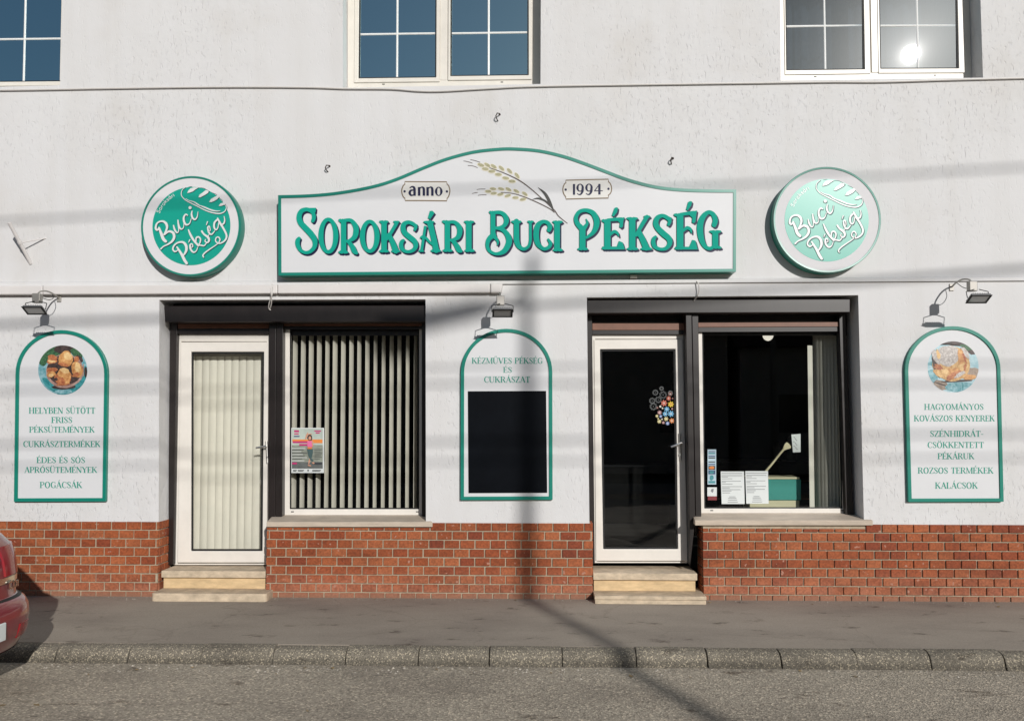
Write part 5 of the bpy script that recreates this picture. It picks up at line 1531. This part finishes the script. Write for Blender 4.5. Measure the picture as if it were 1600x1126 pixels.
for (x, y, r_, c_) in [(282, 342, 46, 'r'), (375, 357, 44, 'y'), (345, 278, 34, 'r'), (366, 218, 32, 'x'), (320, 424, 38, 'b'), (298, 488, 38, 'b'), (376, 486, 46, 'b'), (222, 470, 32, 'p'), (186, 517, 22, 'c'), (238, 521, 22, 'l'), (310, 555, 32, 'c'), (388, 580, 38, 'o'), (218, 590, 30, 'c'), (273, 606, 22, 'p'), (330, 616, 28, 'l'), (232, 388, 18, 'w'), (262, 412, 14, 'w'), (254, 560, 13, 'w'), (392, 420, 15, 'p'), (203, 552, 13, 'c'), (398, 280, 14, 'x'), (192, 405, 16, 'x')]:
    a = Ink(fx, YG - .0015, .0008, .00002)
    n = 48
    a.poly([(x + r_ * (.80 + .20 * math.cos(7 * t * 2 * math.pi / n)) * math.cos(t * 2 * math.pi / n), y + r_ * (.80 + .20 * math.cos(7 * t * 2 * math.pi / n)) * math.sin(t * 2 * math.pi / n)) for t in range(n)])
    o = a.build('flower', FL[c_], decal)
    a = Ink(fx, YG - .0022, .0006, .00002); a.ellipse(x, y, r_ * .22, r_ * .22, n=12); a.build('flower_centre', FL['w'] if c_ != 'y' else FL['o'], o)
for (x, y, r_) in [(165, 200, 36), (248, 145, 26), (270, 232, 48), (122, 310, 38), (205, 297, 40), (138, 388, 46), (368, 205, 30)]:
    a = Ink(fx, YG - .0015, .0008, .00002)
    for k in range(9):
        t = k * 2 * math.pi / 9
        a.stroke([(x + r_ * .62 * math.cos(t - .26), y + r_ * .62 * math.sin(t - .26), 4.5), (x + r_ * math.cos(t - .14), y + r_ * math.sin(t - .14), 4.5), (x + r_ * math.cos(t + .14), y + r_ * math.sin(t + .14), 4.5), (x + r_ * .62 * math.cos(t + .26), y + r_ * .62 * math.sin(t + .26), 4.5)], n=3, cap=False)
    a.ellipse(x, y, r_ * .14, r_ * .14, n=10)
    a.build('flower_outline', FL['g'], decal)

# teal box, spoon and shop fittings inside the right window
yb = 0.55
root = thing('display_box', 'teal fronted display box with cream top and base behind the shop window', 'box', W(1225, 790, yb))
MB().prism(quad(1170, 748.5, 1251.5, 781, yb), .25).build('front_panel', M['tealbox'], root, bevel=.003)
MB().prism(quad(1168, 745, 1249.5, 748.2, yb - .01), .27).build('top_board', M['creambox'], root, bevel=.002)
MB().prism(quad(1170, 781.5, 1249, 800, yb + .01), .24).build('base_board', M['creambox'], root, bevel=.002)
m_ = MB()
ys = 0.40
pts = [W(1192, 741, ys), W(1205, 726, ys), W(1218, 709.5, ys), W(1226, 700, ys)]
m_.tube(pts, [.011, .0105, .010, .011], 8)
hd = [(1224, 699), (1226.5, 693), (1229.5, 690.5), (1233.5, 693.5), (1236, 697.5), (1235.5, 700), (1230, 701.5), (1226.5, 703)]
m_.prism(P(hd, ys - .006), .016)
tag(m_.build('wooden_spoon', M['spoon'], None, smooth='angle'), 'long pale wooden spoon leaning behind the notices in the shop window', 'spoon')
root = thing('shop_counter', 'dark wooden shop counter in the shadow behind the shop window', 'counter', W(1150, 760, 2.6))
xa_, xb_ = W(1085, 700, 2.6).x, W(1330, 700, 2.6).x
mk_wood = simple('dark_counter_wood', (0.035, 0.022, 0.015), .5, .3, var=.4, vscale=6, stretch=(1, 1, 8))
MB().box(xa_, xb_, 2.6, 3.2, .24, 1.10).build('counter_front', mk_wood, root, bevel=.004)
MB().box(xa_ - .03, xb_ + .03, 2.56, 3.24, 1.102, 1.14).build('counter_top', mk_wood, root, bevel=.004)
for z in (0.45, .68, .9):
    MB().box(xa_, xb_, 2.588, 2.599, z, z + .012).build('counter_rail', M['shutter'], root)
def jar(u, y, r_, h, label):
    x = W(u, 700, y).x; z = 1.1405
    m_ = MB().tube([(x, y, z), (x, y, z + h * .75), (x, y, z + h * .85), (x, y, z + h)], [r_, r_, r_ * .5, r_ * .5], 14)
    tag(m_.build('glint_jar', jar_mat, None, smooth='angle'), label, 'jar', 'jars added on the dark counter for glints')
jar_mat = simple('dark_jar_glass', (0.05, 0.045, 0.04), .08, .8)  # glossy jars added to give faint glints in the dark shop
jar(1236, 2.75, .06, .36, 'tall dark jar added on the shop counter for a glint, right one of the pair'); jar(1214, 2.72, .05, .24, 'short dark jar added on the shop counter for a glint, left one of the pair')
root = thing('added_dark_counter', 'low black counter added behind the open shop door to hide the sunlit floor', 'counter', W(1000, 800, 3.8))  # added near-black counter, keeps the view through the door dark over the sunlit floor
MB().box(W(905, 700, 2.3).x, W(1075, 700, 2.3).x, 3.8, 4.4, .236, 1.0).build('counter_body', simple('added_counter_black', (.004, .004, .004), .8, .1, var=.3), root, bevel=.004)
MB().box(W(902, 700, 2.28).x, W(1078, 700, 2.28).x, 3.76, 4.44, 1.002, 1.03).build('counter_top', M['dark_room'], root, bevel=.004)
# ceiling lamps seen through the glass
lit = simple('lit_lamp_glass', (0.8, 0.8, 0.75), .3, .3, emit=(1.0, 0.93, 0.8, 0.9))
def bowl(u, v, y, r_, label):
    c = W(u, v, y); m_ = MB(); n = 24
    rings = [[(c.x + r_ * s_ * math.cos(2 * math.pi * i / n), c.y + r_ * s_ * math.sin(2 * math.pi * i / n), c.z + h) for i in range(n)] for s_, h in ((1, .0), (.92, -.025), (.7, -.05), (.35, -.065), (.05, -.07))]
    vs = [p for q in rings for p in q]
    m_.add(vs, [[j * n + i, j * n + (i + 1) % n, (j + 1) * n + (i + 1) % n, (j + 1) * n + i] for j in range(4) for i in range(n)])
    root = thing('ceiling_lamp', label, 'lamp', c)
    m_.build('lamp_bowl', lit, root, smooth=True)
    MB().tube([c + Vector((0, 0, .0)), Vector((c.x, c.y, max(c.z + .05, 2.84)))], .012, 8).build('lamp_stem', M['gasket'], root)
    MB().tube([c + Vector((0, 0, .001)), c + Vector((0, 0, .02))], [r_ * 1.02, r_ * .8], 24).build('lamp_canopy', M['gasket'], root)
bowl(1200, 523, 1.9, .062, 'lit white bowl lamp hanging from the ceiling behind the shop window')
def spot(u, v, y, r_, label, mat=None):
    c = W(u, v, y); o = MB().tube([c, c + Vector((0, 0, .03))], [r_, r_ * .7], 14).build('spot_lamp', mat or lit, None, smooth='angle')
    tag(o, label, 'lamp', 'small spot lamps inside the shop')
spot(962, 548, 2.2, .030, 'small lit spot lamp behind the open shop door, left of the pair')
spot(1029.5, 548, 2.2, .030, 'small lit spot lamp behind the open shop door, right of the pair')
spot(1111, 519, 1.4, .03, 'small unlit ceiling spot beside the mullion of the shop window', M['creambox'])
for u, v, nm in ((519.5, 517, 'leftmost'), (550, 518.5, 'middle'), (587.5, 514, 'rightmost')):
    c = W(u, v, 1.6); m_ = MB(); m_.tube([c + Vector((0, 0, -.03)), c + Vector((0, 0, .03))], [.024, .008], 10)
    tag(m_.build('spot_lamp', lit, None, smooth='angle'), 'small lit spot lamp between the open blind slats, %s of three' % nm, 'lamp', 'small spot lamps inside the shop')

# ------------------------------------------------------------------ parked car at the left edge
paint = simple('dark_red_car_paint', (0.20, 0.022, 0.032), 0.3, 0.5)
paint.node_tree.nodes['Principled BSDF'].inputs['Coat Weight'].default_value = 0.8
paint.node_tree.nodes['Principled BSDF'].inputs['Coat Roughness'].default_value = 0.08
car_glass = simple('dark_car_glass', (0.02, 0.022, 0.025), 0.06, 0.6)
red_lens = simple('red_tail_lens', (0.28, 0.012, 0.018), 0.12, 0.6, emit=None)
chrome = simple('satin_chrome', (0.65, 0.62, 0.56), 0.22, 0.5, metal=1.0)
tyre = simple('tyre_rubber', (0.02, 0.02, 0.02), 0.85, 0.2); plastic = simple('black_car_plastic', (0.018, 0.018, 0.018), 0.6, 0.3)
XR, YC, LEN, BW = -3.352, -2.845, 4.3, 0.87
car = thing('parked_car', 'dark red parked hatchback, only its rear corner showing at the left edge', 'car', (XR - LEN / 2, YC, RZ))
def pw(v, e): return math.copysign(abs(v) ** e, v)
#        z over the road, rear overhang taken off, front taken off, half width, exponent
LEV = [(.20, .16, .14, .80, 4.6), (.27, .07, .06, .845, 5.0), (.36, .02, .02, .865, 5.0), (.46, .0, .0, .87, 5.0), (.535, .01, .02, .87, 5.0), (.575, .035, .05, .868, 5.0), (.592, .070, .06, .862, 5.0), (.60, .092, .07, .858, 5.0), (.66, .102, .09, .860, 5.0), (.74, .102, .16, .862, 5.0), (.84, .120, .35, .86, 5.0), (.93, .155, .75, .85, 5.0), (.985, .19, 1.15, .835, 4.4)]
def sec(z, rr, fr, hb, e, n=96, grow=0):
    x1 = XR - rr + grow; x0 = XR - LEN + fr - grow; xc_ = (x0 + x1) / 2; a = (x1 - x0) / 2; b = hb + grow
    return [Vector((xc_ + a * pw(math.cos(2 * math.pi * i / n), 2 / e), YC + b * pw(math.sin(2 * math.pi * i / n), 2 / e), RZ + z)) for i in range(n)]
def loft(levels, cap0=True, cap1=True, n=96):
    m_ = MB(); vs = [p for l in levels for p in sec(*l)]
    fs = [[j * n + i, j * n + (i + 1) % n, (j + 1) * n + (i + 1) % n, (j + 1) * n + i] for j in range(len(levels) - 1) for i in range(n)]
    if cap0: fs.append(list(range(n))[::-1])
    if cap1: fs.append([(len(levels) - 1) * n + i for i in range(n)])
    return m_.add(vs, fs)
loft(LEV).build('body', paint, car, smooth='angle')
def lev(z):
    for a, b in zip(LEV[:-1], LEV[1:]):
        if a[0] <= z <= b[0]:
            t = (z - a[0]) / (b[0] - a[0]); return tuple(a[k] + (b[k] - a[k]) * t for k in range(5))
cab = [(.975, .22, 1.22, .82, 4.2), (1.10, .31, 1.45, .785, 4.0), (1.25, .44, 1.70, .735, 3.8), (1.36, .56, 1.95, .69, 3.6)]
loft(cab, False, True).build('windows', car_glass, car, smooth='angle')
loft([(1.345, .55, 1.92, .70, 3.6), (1.40, .62, 2.05, .66, 3.4), (1.44, .78, 2.3, .58, 3.0), (1.455, 1.1, 2.6, .40, 2.6)], True, True).build('roof', paint, car, smooth='angle')
def patch(name, mat, z0, z1, a0, a1, grow, nz=5, na=24, bevel=0):
    """a piece lying on the body between two heights and two plan angles (degrees, 0 = straight back, + = kerb side)"""
    A = []; Bk = []
    for j in range(nz):
        z = z0 + (z1 - z0) * j / (nz - 1); l = lev(z)
        for gset, g in ((A, grow), (Bk, -.02)):
            z_, rr, fr, hb, e = l
            x1 = XR - rr + g; x0 = XR - LEN + fr - g; xc_ = (x0 + x1) / 2; aa = (x1 - x0) / 2; b = hb + g
            for i in range(na):
                t = R(a0 + (a1 - a0) * i / (na - 1))
                # plan angle measured on the squared corner
                dx, dy = math.cos(t) / 1.0, math.sin(t) / 1.0
                # ray from a point inside the tail towards (dx,dy): intersect the superellipse
                ox, oy = x1 - .55, YC + b - .55 if t >= 0 else YC - b + .55
                lo_, hi_ = 0, 3
                for _ in range(30):
                    md = (lo_ + hi_) / 2
                    qx, qy = ox + dx * md, oy + dy * md
                    if abs((qx - xc_) / aa) ** e + abs((qy - YC) / b) ** e < 1: lo_ = md
                    else: hi_ = md
                gset.append(Vector((ox + dx * lo_, oy + dy * lo_, RZ + z)))
    m_ = MB(); n = nz * na
    fs = [[j * na + i, j * na + i + 1, (j + 1) * na + i + 1, (j + 1) * na + i] for j in range(nz - 1) for i in range(na - 1)]
    fs += [[n + q for q in f_] for f_ in fs]
    rim = [i for i in range(na)] + [j * na + na - 1 for j in range(1, nz)] + [(nz - 1) * na + i for i in range(na - 2, -1, -1)] + [j * na for j in range(nz - 2, 0, -1)]
    for k in range(len(rim)):
        a_, b_ = rim[k], rim[(k + 1) % len(rim)]
        fs.append([a_, b_, b_ + n, a_ + n])
    m_.add(A + Bk, fs)
    return m_.build(name, mat, car, smooth='angle')
patch('tail_light', red_lens, .735, .925, 6, 62, .010)
patch('tail_light', red_lens, .735, .925, -62, -6, .010)
patch('chrome_strip', chrome, .690, .728, -1, 52, .008, nz=3)
patch('bumper_seam', plastic, .588, .597, -40, 60, .004, nz=3)
patch('reflector', red_lens, .34, .43, 8, 24, .006, nz=3)
patch('reflector', red_lens, .34, .43, -24, -8, .006, nz=3)
patch('bumper_skirt', plastic, .205, .262, -60, 60, .008, nz=3)
# number plate, boot badge, wheels
xp = XR + .006
MB().box(xp - .012, xp + .002, YC - .27, YC + .22, RZ + .37, RZ + .48).build('number_plate', M['paper'], car, bevel=.004)
bz = MB()
xb_ = XR - .100
def bstroke(y0, z0, y1, z1, w_=.006):
    d = Vector((0, y1 - y0, z1 - z0)); l = d.length; d.normalize(); nrm = Vector((0, -d.z, d.y)) * w_
    a, b = Vector((xb_, y0, z0)), Vector((xb_, y1, z1))
    pts = [a + nrm, b + nrm, b - nrm, a - nrm]
    bz.add(pts + [p + Vector((.012, 0, 0)) for p in pts], [(4, 5, 6, 7), (0, 1, 5, 4), (1, 2, 6, 5), (2, 3, 7, 6), (3, 0, 4, 7)])
zb_ = RZ + .655; yq = YC + .40
for dy, segs in ((0, [(0, 0, 0, .04), (0, .04, .03, .04), (0, 0, .03, 0)]), (.045, [(0, 0, 0, .04), (0, .04, .022, .04), (.022, .04, .03, .02), (.03, .02, .022, 0), (.022, 0, 0, 0)]), (.09, [(0, 0, 0, .04)])):
    for (a, b, c_, d_) in segs: bstroke(yq + dy + a, zb_ + b, yq + dy + c_, zb_ + d_)
bz.build('boot_badge', chrome, car)
for x in (XR - .78, XR - LEN + .85):
    for s_ in (-1, 1):
        yo = YC + s_ * (BW - .005); yi = YC + s_ * (BW - .21)
        w_ = MB().tube([(x, yi, RZ + .31), (x, yi + s_ * .03, RZ + .31), (x, yo - s_ * .03, RZ + .31), (x, yo + s_ * .004, RZ + .31)], [.27, .31, .31, .285], 28).build('wheel', tyre, car, smooth='angle')
        MB().tube([(x, yo + s_ * .001, RZ + .31), (x, yo + s_ * .010, RZ + .31)], [.205, .18], 20).build('wheel_rim', chrome, w_, smooth='angle')
        m_ = MB().tube([(x, yi, RZ + .33), (x, yo + s_ * .0015, RZ + .33)], .36, 28); m_.build('wheel_arch', plastic, car, smooth='angle')
MB().box(XR - LEN + .5, XR - .45, YC - .7, YC + .7, RZ + .17, RZ + .22).build('underbody', plastic, car)

# ------------------------------------------------------------------ across the street: what throws the soft shadows and fills the reflections
YPOLE = -19.0
def back(u, v, y): 
    """the point at depth y whose shadow the sun lays at pixel (u, v) of the facade"""
    p = W(u, v, 0); return p + Vector((-y * 0.40, y, -y * 0.40))
conc = simple('weathered_concrete', (0.30, 0.28, 0.25), .9, .2, var=.2, vscale=4)
pb = back(823, 410, YPOLE)
root = thing('utility_pole', 'tapered grey concrete utility pole with a street lamp arm across the street', 'pole', (pb.x, YPOLE, RZ))
MB().tube([(pb.x, YPOLE, RZ - .1), (pb.x, YPOLE, pb.z)], [.120, .048], 16).build('shaft', conc, root, smooth=True)
a = back(790, 474, YPOLE); b = back(770, 477, YPOLE)
MB().tube([(pb.x, YPOLE, a.z + .12), (a.x, YPOLE, a.z), (b.x, YPOLE, b.z)], .03, 8).build('lamp_arm', M['lampgrey'], root, smooth='angle')
b2 = back(590, 512, YPOLE)
MB().tube([(b.x + .05, YPOLE, b.z), (b.x - .15, YPOLE, b.z - .03), (b2.x + .2, YPOLE, b2.z + .02), (b2.x, YPOLE, b2.z + .05)], [.05, .10, .12, .05], 12).build('lamp_head', M['lampgrey'], root, smooth='angle')
def street_cable(label, pts, r_, y):
    q = catmull([(u, v, 0) for u, v in pts], 6)
    m_ = MB().tube([back(u, v, y) for u, v, _ in q], r_, 6)
    tag(m_.build('street_cable', M['black_cable'], None), label, 'cable', 'overhead cables along the street')
street_cable('overhead cable whose shadow crosses the long sign', [(-1200, 410), (0, 346), (440, 322), (700, 311), (900, 303), (1380, 275), (1600, 261), (2600, 200)], .015, -13.0)
street_cable('thick overhead cable whose shadow runs above the shopfronts', [(-1200, 560), (0, 507), (400, 494), (700, 484), (920, 472), (1200, 452), (1340, 440), (1600, 420), (2600, 340)], .028, -13.6)
street_cable('overhead cable whose shadow crosses the upper ends of the boards', [(-1200, 618), (0, 586), (700, 574), (1600, 570), (2600, 575)], .011, -12.4)
street_cable('overhead cable whose shadow crosses the middle of the boards', [(-1200, 640), (0, 612), (700, 600), (1600, 602), (2600, 606)], .013, -12.8)
street_cable('overhead cable whose shadow crosses the words of the boards', [(-1200, 712), (0, 695), (700, 690), (1600, 678), (2600, 668)], .014, -13.2)
street_cable('lowest overhead cable along the street', [(-1200, 745), (0, 730), (700, 722), (1600, 716), (2600, 712)], .010, -12.6)

hm = simple('shaded_house_wall', (0.36, 0.33, 0.29), .9, .2, var=.15, vscale=2)
hr = simple('brown_roof_tile', (0.10, 0.055, 0.04), .85, .2, var=.3, vscale=8)
hg = simple('house_window_glass', (0.02, 0.025, 0.03), .1, .5); hf = simple('house_window_frame', (0.35, 0.33, 0.30), .5, .3)
def house(x0, x1, zt, label, seed):
    y1 = -21; y0 = -29
    root = thing('house', label, 'house', ((x0 + x1) / 2, y1, 0), 'houses across the street')
    MB().box(x0, x1, y0, y1, -.2, zt).build('wall', hm, root)
    ym = (y0 + y1) / 2
    MB().add([(x0 - .2, y1 + .4, zt - .1), (x1 + .2, y1 + .4, zt - .1), (x1 + .2, ym, zt + 2.0), (x0 - .2, ym, zt + 2.0), (x1 + .2, y0 - .4, zt - .1), (x0 - .2, y0 - .4, zt - .1)],
             [(0, 1, 2, 3), (3, 2, 4, 5), (0, 3, 5), (1, 4, 2), (0, 5, 4, 1)]).build('roof', hr, root)
    n = int((x1 - x0) / 3)
    for i in range(n):
        x = x0 + (i + .5) * (x1 - x0) / n
        fr_ = MB().box(x - .65, x + .65, y1 - .02, y1 + .05, 1.1, 2.6).build('window', hf, root)
        MB().box(x - .55, x + .55, y1 + .052, y1 + .06, 1.2, 2.5).build('pane', hg, fr_)
house(-16, -4.5, 4.3, 'low house with a brown roof across the street, left of the camera', 1)
house(-4.2, 6.5, 4.6, 'low house with a brown roof across the street, behind the camera', 2)
house(6.9, 18, 4.2, 'low house with a brown roof across the street, right of the camera', 3)
